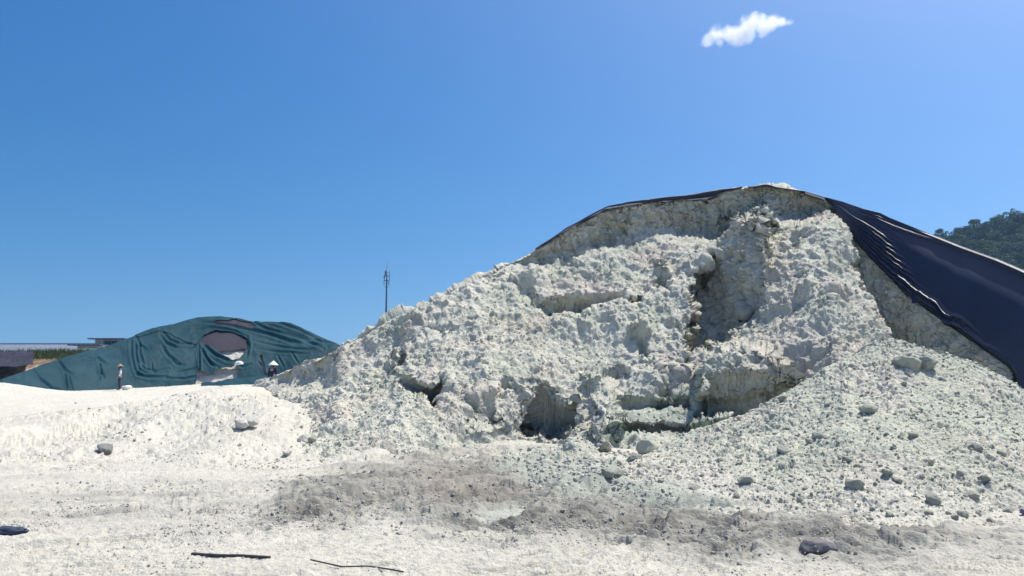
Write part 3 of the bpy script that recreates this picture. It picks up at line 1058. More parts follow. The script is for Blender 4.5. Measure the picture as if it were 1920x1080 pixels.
PEB = [stone_mesh(60 + k, 2, (1, random.uniform(.7, 1), random.uniform(.6, .85)), .25, .7) for k in range(6)]
PEB_S = [stone_mesh(80 + k, 1, (1, random.uniform(.7, 1), random.uniform(.6, .85)), .2, .8) for k in range(6)]
pts, rads = [], []
for _ in range(5200):
    px = random.uniform(1120, 2000)
    cy = np.interp(px, *np.array(RCREST).T)
    by = np.interp(px, *np.array(RBOTTOM).T) - 15
    py = cy + 1 + (by - cy) * random.random()
    p, nn = at_patch(HP, px, py)
    s = (1.4 + 2.4 * random.random() ** 2.5) * p.y / FPX
    pts.append(np.array(p) + [0, 0, s * .2])
    rads.append(s)
for _ in range(1500):   # spill at the foot of the cut
    px, py = random.gauss(1130, 90), random.gauss(872, 22)
    q, _n = at_patch(HM, px, py)
    g = gat(px, py)
    p = q if q.y < g.y else g
    s = (1.6 + 4.5 * random.random() ** 2.5) * p.y / FPX
    pts.append(np.array(p) + [0, 0, s * .2])
    rads.append(s)
for _ in range(11000):   # crumbs over the mound's flank
    px = random.uniform(470, 1640)
    cy = np.interp(px, *np.array(CREST).T)
    py = cy + (880 - cy) * random.random() ** .7
    p, nn = at_patch(HM, px, py)
    if nn.z < .35:
        continue
    s = (1.0 + 2.8 * random.random() ** 3.5) * p.y / FPX
    pts.append(np.array(p) + [0, 0, s * .2])
    rads.append(s)
n_dark = len(pts)
r_ = np.random.default_rng(21)   # crumbs and crust flakes on the open ground, in loose bands and clusters
qx = r_.uniform(0, 1920, 60000)
qy = np.where(r_.random(60000) < .55, r_.uniform(850, 1079, 60000), r_.normal(960, 45, 60000))
ok = (qy > 845) & (qy < 1079)
qx, qy = qx[ok], qy[ok]
qp = gat_many(qx, qy)
clus = fbm(np.stack([qp[:, 0] * .6, qp[:, 1], 0 * qx], -1), .9, 4, .6, off=33) + .35 * fbm(np.stack([qp[:, 0], qp[:, 1] * 1.8, 0 * qx], -1), 2.5, 2, off=43)
ok = clus > .05 + .40 * r_.random(len(qx))
for p in qp[ok][:17000]:
    s = (.55 + 2.6 * r_.random() ** 4) * p[1] / FPX
    pts.append(p + [0, 0, s * .05])
    rads.append(s)
for _ in range(2600):   # crumbs down the low bank
    px, py = random.uniform(120, 640), random.gauss(820, 34)
    if not 752 < py < 890:
        continue
    p = gat(px, py)
    if float(fbm(np.array([[p.x, p.y, 0.]]), .9, 3, off=733)[0]) < .0 + .3 * random.random():
        continue
    s = (.9 + 3.2 * random.random() ** 3.2) * p.y / FPX
    pts.append(np.array(p) + [0, 0, s * .1])
    rads.append(s)
n_wet = len(pts)
MUD = [(500, 905), (680, 872), (850, 856), (1000, 850), (1150, 895), (1290, 940), (1500, 985), (1720, 995), (1860, 1005), (1700, 1040), (1500, 1055), (1250, 1030), (1000, 1020), (800, 1003), (640, 1000), (470, 960)]
k = 0
while k < 1500:   # wet clods churned up in the mud
    xs_, ys_ = rng.uniform(440, 1880, 4000), rng.uniform(865, 1056, 4000)
    ok = sdf(MUD, xs_, ys_) < 4
    den = fbm(np.stack([xs_ / 70, ys_ / 26, 0 * xs_], -1), 1.0, 3, off=401.)
    ok &= den > rng.uniform(-.15, .6, 4000)
    for px, py in zip(xs_[ok], ys_[ok]):
        p = gat(px, py)
        s = (1.2 + 4.6 * random.random() ** 3.2) * p.y / FPX
        pts.append(np.array(p) + [0, 0, -s * .15])
        rads.append(s)
        k += 1
        if k >= 1500:
            break
o = scatter_mesh('rubble', pts, rads, PEB_S, M_pile, n_dark, n_wet, PEB)
tag(o, kind='stuff')

# ------------------------------------------------------------------ black tarpaulin on the mound
def build_black_tarp():
    top = np.array([(1546, 370), (1580, 379), (1620, 393), (1650, 400), (1666, 408), (1745, 440), (1790, 458), (1830, 473), (1870, 487), (1920, 508), (2000, 543), (2150, 606), (2300, 668)], float)
    bot = np.array([(1546, 373), (1580, 408), (1600, 440), (1620, 470), (1660, 514), (1700, 548), (1740, 578), (1775, 603), (1830, 642), (1890, 680), (1906, 698), (1916, 745), (1960, 800), (2150, 880), (2300, 900)], float)
    # arc-length parameter from the gathered corner outwards
    ns, nt_ = 520, 260
    def par(a):
        d = np.concatenate([[0], np.cumsum(np.hypot(*np.diff(a, axis=0).T))])
        return d / d[-1]
    s = np.linspace(0, 1, ns) ** 1.25
    # match both edges by x so the threads fan out of the corner
    sx = 1546 + (2300 - 1546) * s
    tb = np.stack([np.interp(s, par(bot), bot[:, 0]), np.interp(s, par(bot), bot[:, 1])], -1)
    tt = np.stack([np.interp(s, par(top), top[:, 0]), np.interp(s, par(top), top[:, 1])], -1)
    jag = 2.5 * fbm(np.stack([s * 60, s * 0, s * 0], -1), 1.0, 4)
    tb[:, 1] += jag * smooth(s, .02, .1)
    tn = tb[:, 1]
    for cx, w, h in ((1770, 9, 9), (1783, 5, 5), (1846, 6, 4)):
        tb[:, 1] += h * np.exp(-((tb[:, 0] - cx) / w) ** 2)
    t = np.linspace(0, 1, nt_)[:, None, None]
    xy = tb[None] * (1 - t) + tt[None] * t
    PX, PY = xy[..., 0], xy[..., 1]
    T = np.broadcast_to(np.linspace(0, 1, nt_)[:, None], PX.shape)
    S = np.broadcast_to(s[None], PX.shape)
    D = cut_face(PX, PY) - .10
    D = np.where(PX < 1640, D * 1, D)
    # sag and lie back a little toward the top
    D = D + .18 * smooth(T, .6, 1.0) * smooth(S, .05, .3)
    P = W(PX, PY, D)
    N = normals(P)
    N *= np.where((N * (np.array([0, 0, CAMZ]) - P)).sum(-1).mean() < 0, -1, 1)
    # folds: ridges running out of the gathered corner
    wv = .012 * fbm(np.stack([S * 9, T * 4, T * 0], -1), 1, 2)
    fold = np.zeros_like(D)
    Tw = T + wv + .030 * fbm(np.stack([T * 7, S * 1.5, T * 0], -1), 1, 2, off=3.) + .012 * fbm(np.stack([S * 22, T * 3, T * 0], -1), 1, 2, off=8.)
    reach = np.interp(Tw, [0, .06, .14, .2, .35, .6, .7], [.50, .50, .40, .27, .25, .19, .12])
    live = smooth(S, .004, .07) * (1 - smooth(S, reach * .72, reach))
    fr = ((Tw - .02) / .078) % 1.0
    saw = np.where(fr < .22, fr / .22, 1 - (fr - .22) / .78)
    jit = .7 + .6 * np.abs(perlin(np.stack([np.floor((Tw - .02) / .078) * 3.7, T * 0, T * 0 + .5], -1), 1.0))
    fold += .14 * saw * saw * (3 - 2 * saw) * jit * live * (1 - smooth(Tw, .60, .70)) * (.35 + .65 * smooth(S, .02, .14))
    fold += .07 * np.exp(-((T - .965) / .02) ** 2) * smooth(S, .2, .3)
    fold += .05 * np.exp(-((T - .90 + .05 * np.sin(S * 14)) / .018) ** 2) * smooth(S, .1, .16) * (1 - smooth(S, .26, .34))
    fold += .03 * fbm(np.stack([S * 16, T * 26, T * 0], -1), .6, 3) * (1 - smooth(S, .1, .22)) + .04 * fbm(P, .25, 2)
    P = P + N * fold[..., None] + np.array([0, 0, .02])
    # over the back
    rows = []
    for rn, dzz in ((.15, .02), (.45, -.12), (1.0, -.45), (2.0, -1.1), (4.0, -2.6)):
        q = P[-1].copy()
        q[:, 1] += rn
        q[:, 0] *= 1 + rn / q[:, 1]
        q[:, 2] += dzz
        rows.append(q)
    P = np.concatenate([P, np.array(rows)], 0)
    o = new_obj('black_tarp', grid_mesh('black_tarp', P), M_black)
    tag(o, 'large black shade-net tarpaulin hanging in folds down the steep shoulder of the mound', 'tarpaulin')
    # a torn strap dangling from the lower hem
    m = MB()
    a, b = W(1707, 545, cut_face(1707, 545) - .2), W(1714, 569, cut_face(1714, 569) - .16)
    ln = []
    for k in range(7):
        f = k / 6
        ln.append(a + (b - a) * f + np.array([.012 * math.sin(f * 5), 0, 0]))
    vs = [[m.bm.verts.new(Vector(p) + Vector((dx, -.01 * abs(dx) * 40, 0))) for dx in (-.04, 0, .04)] for p in ln]
    for r0, r1 in zip(vs, vs[1:]):
        for k in range(2):
            m.bm.faces.new((r0[k], r0[k + 1], r1[k + 1], r1[k]))
    st = m.build('loose_strap', M_black, o)
    md = st.modifiers.new('thick', 'SOLIDIFY')
    md.thickness = .012
    return o


build_black_tarp()


def build_crest_tarp():
    lo = np.array([(1004, 466), (1060, 430), (1140, 387), (1200, 379), (1260, 374), (1300, 371), (1335, 366), (1362, 357), (1392, 351)], float)
    up = np.array([(1004, 465), (1060, 428), (1100, 405), (1140, 385), (1200, 375), (1260, 367.5), (1300, 363), (1345, 355), (1392, 349)], float)
    x = np.linspace(1004, 1392, 300)
    yl, yu = np.interp(x, *lo.T), np.interp(x, *up.T)
    D0 = np.interp(x, [1004, 1070, 1140, 1250, 1392], [21.8, 22.4, 22.9, 23.3, 23.6])
    rows = []
    for f, dd in ((-.25, -.12), (0, -.16), (.2, -.18), (.5, -.20), (.85, -.22), (1, -.20), (.98, .3), (.7, 1.2), (-.2, 2.2), (-2.5, 4)):
        y = yl + (yu - yl) * f
        rows.append(W(x, y, D0 + dd))
    P = np.array(rows)
    P[..., 2] += .02 * fbm(P, 1.5, 3) - .01
    o = new_obj('black_tarp', grid_mesh('crest_tarp', P), M_black)
    tag(o, 'thin edge of black tarpaulin lapping over the sloping crest of the mound', 'tarpaulin')
    x = np.linspace(1402, 1549, 160)
    b = np.exp(-((x - 1437) / 14) ** 2)
    y0 = np.interp(x, [1402, 1437, 1470, 1510, 1549], [351, 350.5, 354, 360, 371.5])
    Dn = np.interp(x, [1402, 1500, 1549], [23.15, 23.1, 22.7])
    rows = []
    for f, dd in ((0, 0), (.5, -.03), (1, -.02), (.9, .5), (-.5, 1.5), (-6, 4)):
        rows.append(W(x, y0 - (1.6 + 4.0 * b) * f, Dn + dd))
    o = new_obj('black_tarp', grid_mesh('summit_tarp', np.array(rows)), M_black)
    tag(o, 'narrow strip of black tarpaulin bulging over the very summit of the mound', 'tarpaulin')


build_crest_tarp()

# ------------------------------------------------------------------ netted heap in the distance
LCREST = [(-220, 745), (-60, 730), (0, 711), (60, 691), (130, 668), (175, 655), (210, 645), (240, 635), (262, 626), (285, 618), (310, 612), (335, 606), (360, 600), (385, 596), (415, 594), (450, 598), (475, 604), (510, 604), (545, 607), (580, 622), (625, 643), (680, 668), (780, 710)]
LBASE = [(-220, 735), (0, 727), (48, 724), (80, 733), (110, 742), (225, 735), (300, 729), (370, 722), (480, 718), (780, 716)]


def build_netted():
    px = np.arange(-220, 781, 1.2)
    cy, by = np.interp(px, *np.array(LCREST, float).T), np.interp(px, *np.array(LBASE, float).T) + 9
    cy = np.minimum(cy, by - 6)
    Db = np.interp(px, [-220, 0, 110, 225, 370, 520, 780], [43, 46, 48.6, 52.3, 56, 58.5, 61])
    Dc = Db + np.maximum((by - 9 - cy) / 1400 * 55 * 1.15, .8)
    t = np.linspace(0, 1, 190)[:, None]
    PY = by[None] + (cy - by)[None] * t
    PX = np.broadcast_to(px[None], PY.shape).copy()
    g = .55 * t + .45 * t ** 2.2
    D = Db[None] + (Dc - Db)[None] * g
    P = W(PX, PY, D)
    N = normals(P)
    N *= np.where((N * (np.array([0, 0, CAMZ]) - P)).sum(-1).mean() < 0, -1, 1)
    base = P - N * .36
    dn = .10 * fbm(P, .28, 3) + .03 * fbm(P * [1, 1, .5], 1.3, 3, off=8.)
    CR = [  # creases: points, half-width px, depth m
        ([(106, 676), (120, 694), (141, 707)], 3.0, .22), ([(121, 698), (123, 716), (125, 738)], 2.6, .20), ([(126, 700), (133, 722), (136, 738)], 2.4, .15),
        ([(158, 672), (175, 674), (186, 668)], 2.4, .16), ([(176, 664), (190, 678), (201, 682)], 3, .22), ([(185, 680), (189, 700), (194, 708)], 2.6, .2), ([(190, 690), (185, 716)], 2.4, .14),
        ([(60, 693), (76, 712), (98, 731), (118, 734)], 3, .2),
        ([(246, 640), (247, 665), (252, 690), (258, 704), (278, 708), (312, 708)], 3.2, .32), ([(254, 640), (254, 668), (259, 692), (274, 700), (312, 700)], 3.0, .26), ([(258, 676), (270, 693), (292, 697), (316, 692)], 2.6, .2), ([(262, 640), (262, 660), (270, 688)], 2.4, .16),
        ([(256, 634), (262, 648), (272, 653)], 2.6, .2), ([(300, 628), (312, 645), (330, 652), (360, 650), (374, 640)], 3, .28), ([(300, 620), (318, 638), (336, 645), (360, 644), (376, 636)], 3, .26), ([(304, 650), (315, 668), (335, 683)], 3, .2), ([(284, 680), (285, 694)], 2.2, .12), ([(322, 676), (330, 684), (345, 686)], 2.6, .16),
        ([(372, 645), (373, 690), (374, 724)], 2.6, .24), ([(378, 642), (390, 655), (404, 668), (424, 678), (438, 680)], 3.2, .3), ([(376, 652), (386, 672), (400, 690)], 2.8, .2), ([(380, 660), (392, 682), (410, 692)], 2.6, .16),
        ([(324, 611), (380, 606), (420, 610), (455, 616), (500, 627), (545, 642), (600, 648)], 3, .3), ([(440, 598), (470, 604), (500, 618), (540, 628), (580, 642), (606, 655)], 3, .3), ([(475, 604), (520, 606), (560, 620), (600, 640)], 2.6, .24), ([(490, 606), (530, 620), (575, 636), (624, 645)], 2.6, .2),
        ([(470, 640), (520, 650), (560, 656), (590, 656)], 2.6, .18), ([(480, 655), (530, 662), (580, 665)], 2.4, .14), ([(463, 632), (466, 650), (462, 672)], 2.8, .22), ([(335, 700), (360, 694), (372, 690)], 2.6, .14), ([(310, 711), (345, 712), (372, 706)], 2.6, .16),
        ([(440, 684), (455, 690), (470, 684)], 2.6, .2), ([(484, 680), (492, 690), (498, 706)], 2.2, .18), ([(520, 668), (532, 690)], 2.2, .14), ([(545, 660), (560, 684)], 2.2, .14),
        ([(310, 612), (360, 603), (410, 600)], 2.4, .16), ([(360, 622), (400, 616), (440, 622), (465, 634)], 2.4, .2)]
    for pts, w, a in CR:
        d, s, sg = line_dist(pts, PX, PY)
        u = d / w
        tap = np.sin(np.clip(s, .03, .97) * math.pi) ** .5
        dn += tap * a * .5 * (-.75 * np.exp(-u * u) + .55 * np.exp(-((u - 1.5) / .8) ** 2) * (sg < 0) + .35 * np.exp(-((u - 1.6) / .8) ** 2) * (sg > 0))
    net = base + N * (.38 + dn)[..., None]
    # far side
    def close(Q):
        rows = []
        for rn in (.4, 1.2, 3, 7, 14):
            q = Q[-1].copy()
            q[:, 1] += rn
            q[:, 2] = np.maximum(q[:, 2] - .45 * rn + .1, -.5)
            rows.append(q)
        return np.concatenate([Q, np.array(rows)], 0)
    ext = lambda a: np.concatenate([a, np.repeat(a[-1:], 5, 0)], 0)
    wx = PX + 2 * fbm(np.stack([PX / 14, PY / 14, PX * 0], -1), 1, 2)
    wy = PY + 1.5 * fbm(np.stack([PX / 14, PY / 14, PX * 0 + 9], -1), 1, 2)
    hole_up = sdf([(411, 657), (436, 655), (461, 652), (457, 664), (448, 674), (438, 677), (426, 673), (417, 666)], wx, wy) < 0
    hole_lo = sdf([(362, 738), (368, 722), (371, 691), (379, 699), (398, 703), (408, 696), (422, 692), (438, 690), (445, 684), (450, 700), (440, 712), (436, 738)], wx, wy) < 0
    slit = sdf([(487, 668), (492, 664), (493, 676), (498, 690), (500, 704), (495, 706), (493, 690)], wx, wy) < 0
    plum = sdf([(376, 641), (383, 628), (408, 620), (438, 623), (464, 634), (466, 654), (440, 657), (411, 659), (398, 650)], wx, wy) < 0
    plum2 = sdf([(405, 604), (440, 600), (468, 604), (480, 614), (470, 616), (440, 610), (405, 609)], wx, wy) < 0
    left_d = sdf([(-260, 800), (-260, 600), (240, 620), (262, 628), (300, 618), (318, 622), (346, 636), (374, 641), (374, 800)], wx, wy, 300)
    left = left_d < 0
    whole = ext(np.ones_like(left))
    hidden = plum | plum2
    cy_ = np.tile(np.array([.55, .54, .49]), (*base.shape[:2], 1))
    cl = close(base + N * (.09 * clods(base, 1.6, 3.) + .05 * fbm(base, 2.5, 3))[..., None])
    o = new_obj('clay_mound', grid_mesh('netted_mound', cl[:, ::2], ext(cy_)[:, ::2]), M_mound)
    tag(o, 'distant low clay heap almost wholly wrapped in green netting', 'clay mound')
    a = new_obj('green_tarp', grid_mesh('green_tarp', close(net), keep=ext(left & ~hole_lo & ~hole_up & ~hidden)), M_green)
    tag(a, 'long low green netting sheet behind the standing worker on the distant heap', 'tarpaulin')
    b = new_obj('green_tarp', grid_mesh('green_tarp_upper', close(net + N * .05), keep=ext((left_d > -5) & ~hole_lo & ~hole_up & ~slit & ~hidden)), M_green)
    tag(b, 'high green netting sheet over the summit of the distant heap, torn with white holes', 'tarpaulin')
    grow = sdf([(370, 641), (380, 624), (408, 616), (440, 619), (470, 632), (470, 656), (440, 659), (409, 660), (392, 652)], wx, wy) < 0
    c = new_obj('dark_sheet', grid_mesh('dark_sheet', base + N * .24, keep=grow & ~hole_up), M_plum)
    tag(c, 'faded purple-grey sheet showing in a gap above the white hole in the netting', 'tarpaulin')
    g2 = sdf([(400, 606), (440, 597), (470, 601), (486, 614), (470, 620), (440, 613), (400, 612)], wx, wy) < 0
    c = new_obj('dark_sheet', grid_mesh('dark_sheet_top', base + N * (.34 + dn)[..., None], keep=g2), M_plum)
    tag(c, 'thin purple-grey strip of sheet along the very top of the netted heap', 'tarpaulin')
    # loose strip of netting lying on the ground before the heap
    x = np.linspace(377, 500, 90)
    rows = []
    for f in np.linspace(0, 1, 14):
        y0 = np.interp(x, [377, 400, 432, 500], [728, 726, 723, 719])
        y1 = np.interp(x, [377, 400, 432, 500], [717, 716, 711, 705])
        q = W(x, y0 + (y1 - y0) * f, np.interp(x, [377, 500], [53.5, 56]) + 1.2 * f)
        q[:, 2] += .05 * fbm(q, 1.3, 3)
        rows.append(q)
    o = new_obj('green_tarp', grid_mesh('loose_strip', np.array(rows)), M_green)
    tag(o, 'narrow loose strip of green netting lying along the foot of the distant heap', 'tarpaulin')


build_netted()

# ------------------------------------------------------------------ beyond: bank, sheds, mast, wooded hill
M_earth = flat_mat('brown_earth', (.20, .145, .105), .95, .1, .35, 1.2, bump=.5)
M_grass = flat_mat('dry_grass', (.15, .17, .055), .85, .15, .35, .8)
M_shed = flat_mat('grey_sheet_metal', (.22, .25, .32), .8, .1, .06, .3)
M_white = flat_mat('white_render', (.86, .87, .88), .8, .2, .06, .8)
M_roofdark = flat_mat('dark_roof', (.17, .18, .21), .8, .2, .15, 1.0)
M_greywall = flat_mat('grey_render', (.64, .66, .68), .85, .2, .1, .8)
M_window = flat_mat('window_glass', (.05, .07, .09), .15, .5, .05, 1.0)
M_steel = flat_mat('hazed_steel', (.10, .145, .20), .6, .4, .08, 2.0)  # mast steel, with bluish distance haze put into its base colour
M_fabric = flat_mat('dark_cloth', (.035, .035, .05), .9, .1, .3, 1.5, bump=.3)


def build_bank():
    px = np.arange(-420, 215, 2.0)
    cy = np.interp(px, [-420, -60, 60, 70, 100, 150, 185, 215], [668, 664, 661, 660, 660, 661.5, 667, 690])
    by = np.full_like(px, 715)
    t = np.linspace(0, 1, 70)[:, None]
    PY = by + (cy - by) * t
    PX = np.broadcast_to(px, PY.shape).copy()
    D = 70 + 12 * t ** .8 + 0 * PX
    P = W(PX, PY, D)
    P[..., 2] += .18 * fbm(P, .6, 4) + .12 * clods(P, 1.5)
    rows = []
    for rn in (1.5, 4, 9, 14):
        q = P[-1].copy()
        q[:, 1] += rn
        q[:, 2] -= max(0, rn - 4) * .45
        rows.append(q)
    P = np.concatenate([P, np.array(rows)], 0)
    v = fbm(P, .5, 3, off=4.)
    col = mix(np.broadcast_to(np.array([.21, .15, .11]), P.shape).copy(), np.array([.36, .32, .25]), smooth(v, -.1, .5))
    col = mix(col, np.array([.14, .15, .05]), smooth(P[..., 2] + .3 * v, 2.2, 2.9))
    o = new_obj('earth_bank', grid_mesh('earth_bank', P, col), M_mound)
    tag(o, 'brown earth bank with a grassy top behind the far end of the netted heap', 'earth bank')
    # grass on its crest
    r = np.random.default_rng(8)
    V, F = [], []
    for i in range(9000):
        x = r.uniform(-18, 14) - 48
        k = r.integers(0, P.shape[1])
        rr = r.integers(52, 73)
        b = P[rr, k] + r.normal(size=3) * [.15, .3, 0]
        if 0 < 960 + b[0] / b[1] * 1400 < 66 and rr < 66:
            continue
        h = r.uniform(.25, .6)
        lean = r.normal(size=2) * .15
        w = .04
        V += [b + [-w, 0, -.05], b + [w, 0, -.05], b + [lean[0], lean[1], h]]
        F.append([3 * len(F), 3 * len(F) + 1, 3 * len(F) + 2])
    o = new_obj('grass', mesh_from('grass', np.array(V), np.array(F), False, size=3), M_grass)
    tag(o, kind='stuff')
    x = np.linspace(-160, 68, 150)
    rows = []
    for f in np.linspace(0, 1, 40):
        yb = np.interp(x, [-160, 30, 68], [690, 691, 687])
        yt = np.interp(x, [-160, 0, 50, 68], [664, 663, 660.5, 661])
        q = W(x, yb + (yt - yb) * f, 70.5 + 9.5 * f ** .8)
        q = q + np.array([0, -.5, .15])
        q[:, 2] += .14 * fbm(q * [1, .5, 1], .9, 4) + .05 * fbm(q, 3, 2)
        rows.append(q)
    o = new_obj('dark_sheet', grid_mesh('bank_sheet', np.array(rows)), M_plum)
    tag(o, 'dark crumpled sheet spread over the brown earth bank', 'tarpaulin')


build_bank()


def wx_(px, D):
    return (px - 960) / FPX * D / CP * (CP * 1.0)


def build_buildings():
    # long grey shed with a shallow pitched roof
    e = tag(bpy.data.objects.new('shed', None), 'long low grey metal shed on the skyline behind the earth bank', 'shed')
    C.objects.link(e)
    x0, x1 = -150.0, (141 - 960) / FPX * 131
    e.location = ((x0 + x1) / 2, 140, 0)
    yf, yr, yb = 130.0, 142.0, 154.0
    ze, zr = 3.9, 1.6 + 142 * 44 / FPX
    off = Vector(e.location)
    m = MB()
    m.box(Vector((x0 + .4, yf + .5, 0)) - off, Vector((x1 - .4, yb - .5, ze)) - off)
    # gable fill
    for xx in (x0 + .4, x1 - .4):
        v = [m.bm.verts.new(Vector(p) - off) for p in ((xx, yf + .5, ze), (xx, yr, zr - .15), (xx, yb - .5, ze))]
        m.bm.faces.new(v)
    m.build('wall', M_greywall, e)
    m = MB()
    prof = [(yf, ze), (yr, zr), (yb, ze), (yb, ze + .15), (yr, zr + .15), (yf, ze + .15)]
    n = 160
    for a, b in ((0, 1), (1, 2)):
        (ya, za), (yb2, zb) = prof[a], prof[b]
        for k in range(n):
            xa, xb = x0 + (x1 - x0) * k / n, x0 + (x1 - x0) * (k + 1) / n
            rib = .06 if k % 2 else 0
            m.bm.faces.new([m.bm.verts.new(Vector(p) - off) for p in ((xa, ya, za + rib), (xb, ya, za + rib), (xb, yb2, zb + rib), (xa, yb2, zb + rib))])
    m.box(Vector((x0, yr - .3, zr + .02)) - off, Vector((x1, yr + .3, zr + .2)) - off)
    m.build('roof', M_shed, e)
    # low white building with a flat slab roof
    D = 118.0
    X = lambda px: (px - 960) / FPX * D
    Z = lambda py: CAMZ + (HOR - py) / FPX * D
    e = tag(bpy.data.objects.new('flat_roofed_building', None), 'low pale building with a thin dark slab roof and white parapet beside the shed', 'building')
    C.objects.link(e)
    e.location = ((X(147) + X(195)) / 2, D + 5, 0)
    off = Vector(e.location)
    m = MB()
    m.box(Vector((X(147), D, 0)) - off, Vector((X(196), D + 10, Z(648.6))) - off)
    m.build('wall', M_greywall, e)
    m = MB()
    m.box(Vector((X(136), D - 1.2, Z(648.5))) - off, Vector((X(197), D + 11, Z(646.6))) - off, .03)
    m.build('roof', M_roofdark, e)
    m = MB()
    m.box(Vector((X(149.5), D - .35, Z(664))) - off, Vector((X(186), D - .02, Z(653))) - off, .02)
    m.build('parapet', M_white, e)
    D = 124.0
    e = tag(bpy.data.objects.new('flat_roofed_building', None), 'taller pavilion with an overhanging dark roof rising over the netted heap', 'building')
    C.objects.link(e)
    e.location = ((X(178) + X(240)) / 2, D + 5, 0)
    off = Vector(e.location)
    m = MB()
    m.box(Vector((X(178), D + .3, 0)) - off, Vector((X(240), D + 9, Z(637))) - off)
    m.build('wall', M_greywall, e)
    m = MB()
    m.box(Vector((X(174), D - 1.5, Z(637))) - off, Vector((X(244), D + 11, Z(634.8))) - off, .03)
    m.build('roof', M_roofdark, e)
    m = MB()
    m.box(Vector((X(190), D + .0, Z(660))) - off, Vector((X(193.3), D + .28, Z(637.2))) - off)
    m.build('pillar', M_white, e)
    for a, b in ((196, 207), (209, 220), (222, 233)):
        m = MB()
        m.box(Vector((X(a), D + .22, Z(648))) - off, Vector((X(b), D + .29, Z(639.5))) - off)
        m.build('window', M_window, e)


build_buildings()


def build_mast():
    D = 210.0
    X = (723.5 - 960) / FPX * D
    Z = lambda py: CAMZ + (HOR - py) / FPX * D
    e = tag(bpy.data.objects.new('phone_mast', None), 'slim steel phone mast with antennas standing alone against the sky', 'mast')
    C.objects.link(e)
    e.location = (X, D, 0)
    m = MB()
    m.tube([(0, 0, 0), (0, 0, Z(560)), (0, 0, Z(538)), (0, 0, Z(503))], [.34, .25, .2, .12], 14)
    m.build('pole', M_steel, e)
    m = MB()
    m.tube([(0, 0, Z(503)), (0, 0, Z(487))], [.055, .03], 6)
    m.build('lightning_rod', M_steel, e)
    for zz, r in ((538, .62), (526, .75), (517, .75), (511, .5)):
        m = MB()
        n = 20
        m.tube([(r * math.cos(k * 2 * math.pi / n), r * math.sin(k * 2 * math.pi / n), Z(zz)) for k in range(n + 1)], .045, 6, cap=False)
        for k in range(3):
            a = k * 2.094 + .4
            m.tube([(0, 0, Z(zz)), (r * math.cos(a), r * math.sin(a), Z(zz))], .05, 6)
        m.build('ring_platform', M_steel, e)
    for k, (zz, h) in enumerate(((512, 1.5), (521, 1.6), (530, 1.4))):
        for j in range(3):
            a = j * 2.094 + .35 + k * .25
            r = .8
            m = MB()
            m.box((-.11, -.05, -h / 2), (.11, .05, h / 2), .02, Matrix.Translation((r * math.cos(a), r * math.sin(a), Z(zz))) @ Matrix.Rotation(a + 1.57, 4, 'Z'))
            m.build('antenna_panel', M_steel, e)
    m = MB()
    m.box((-.85, -.25, Z(521)), (-.5, .1, Z(517)), .03)
    m.build('equipment_box', M_roofdark, e)
    m = MB()
    m.tube([(-.68, 0, Z(521)), (-.68, 0, Z(535))], .035, 6)
    m.build('cable_run', M_roofdark, e)


build_mast()


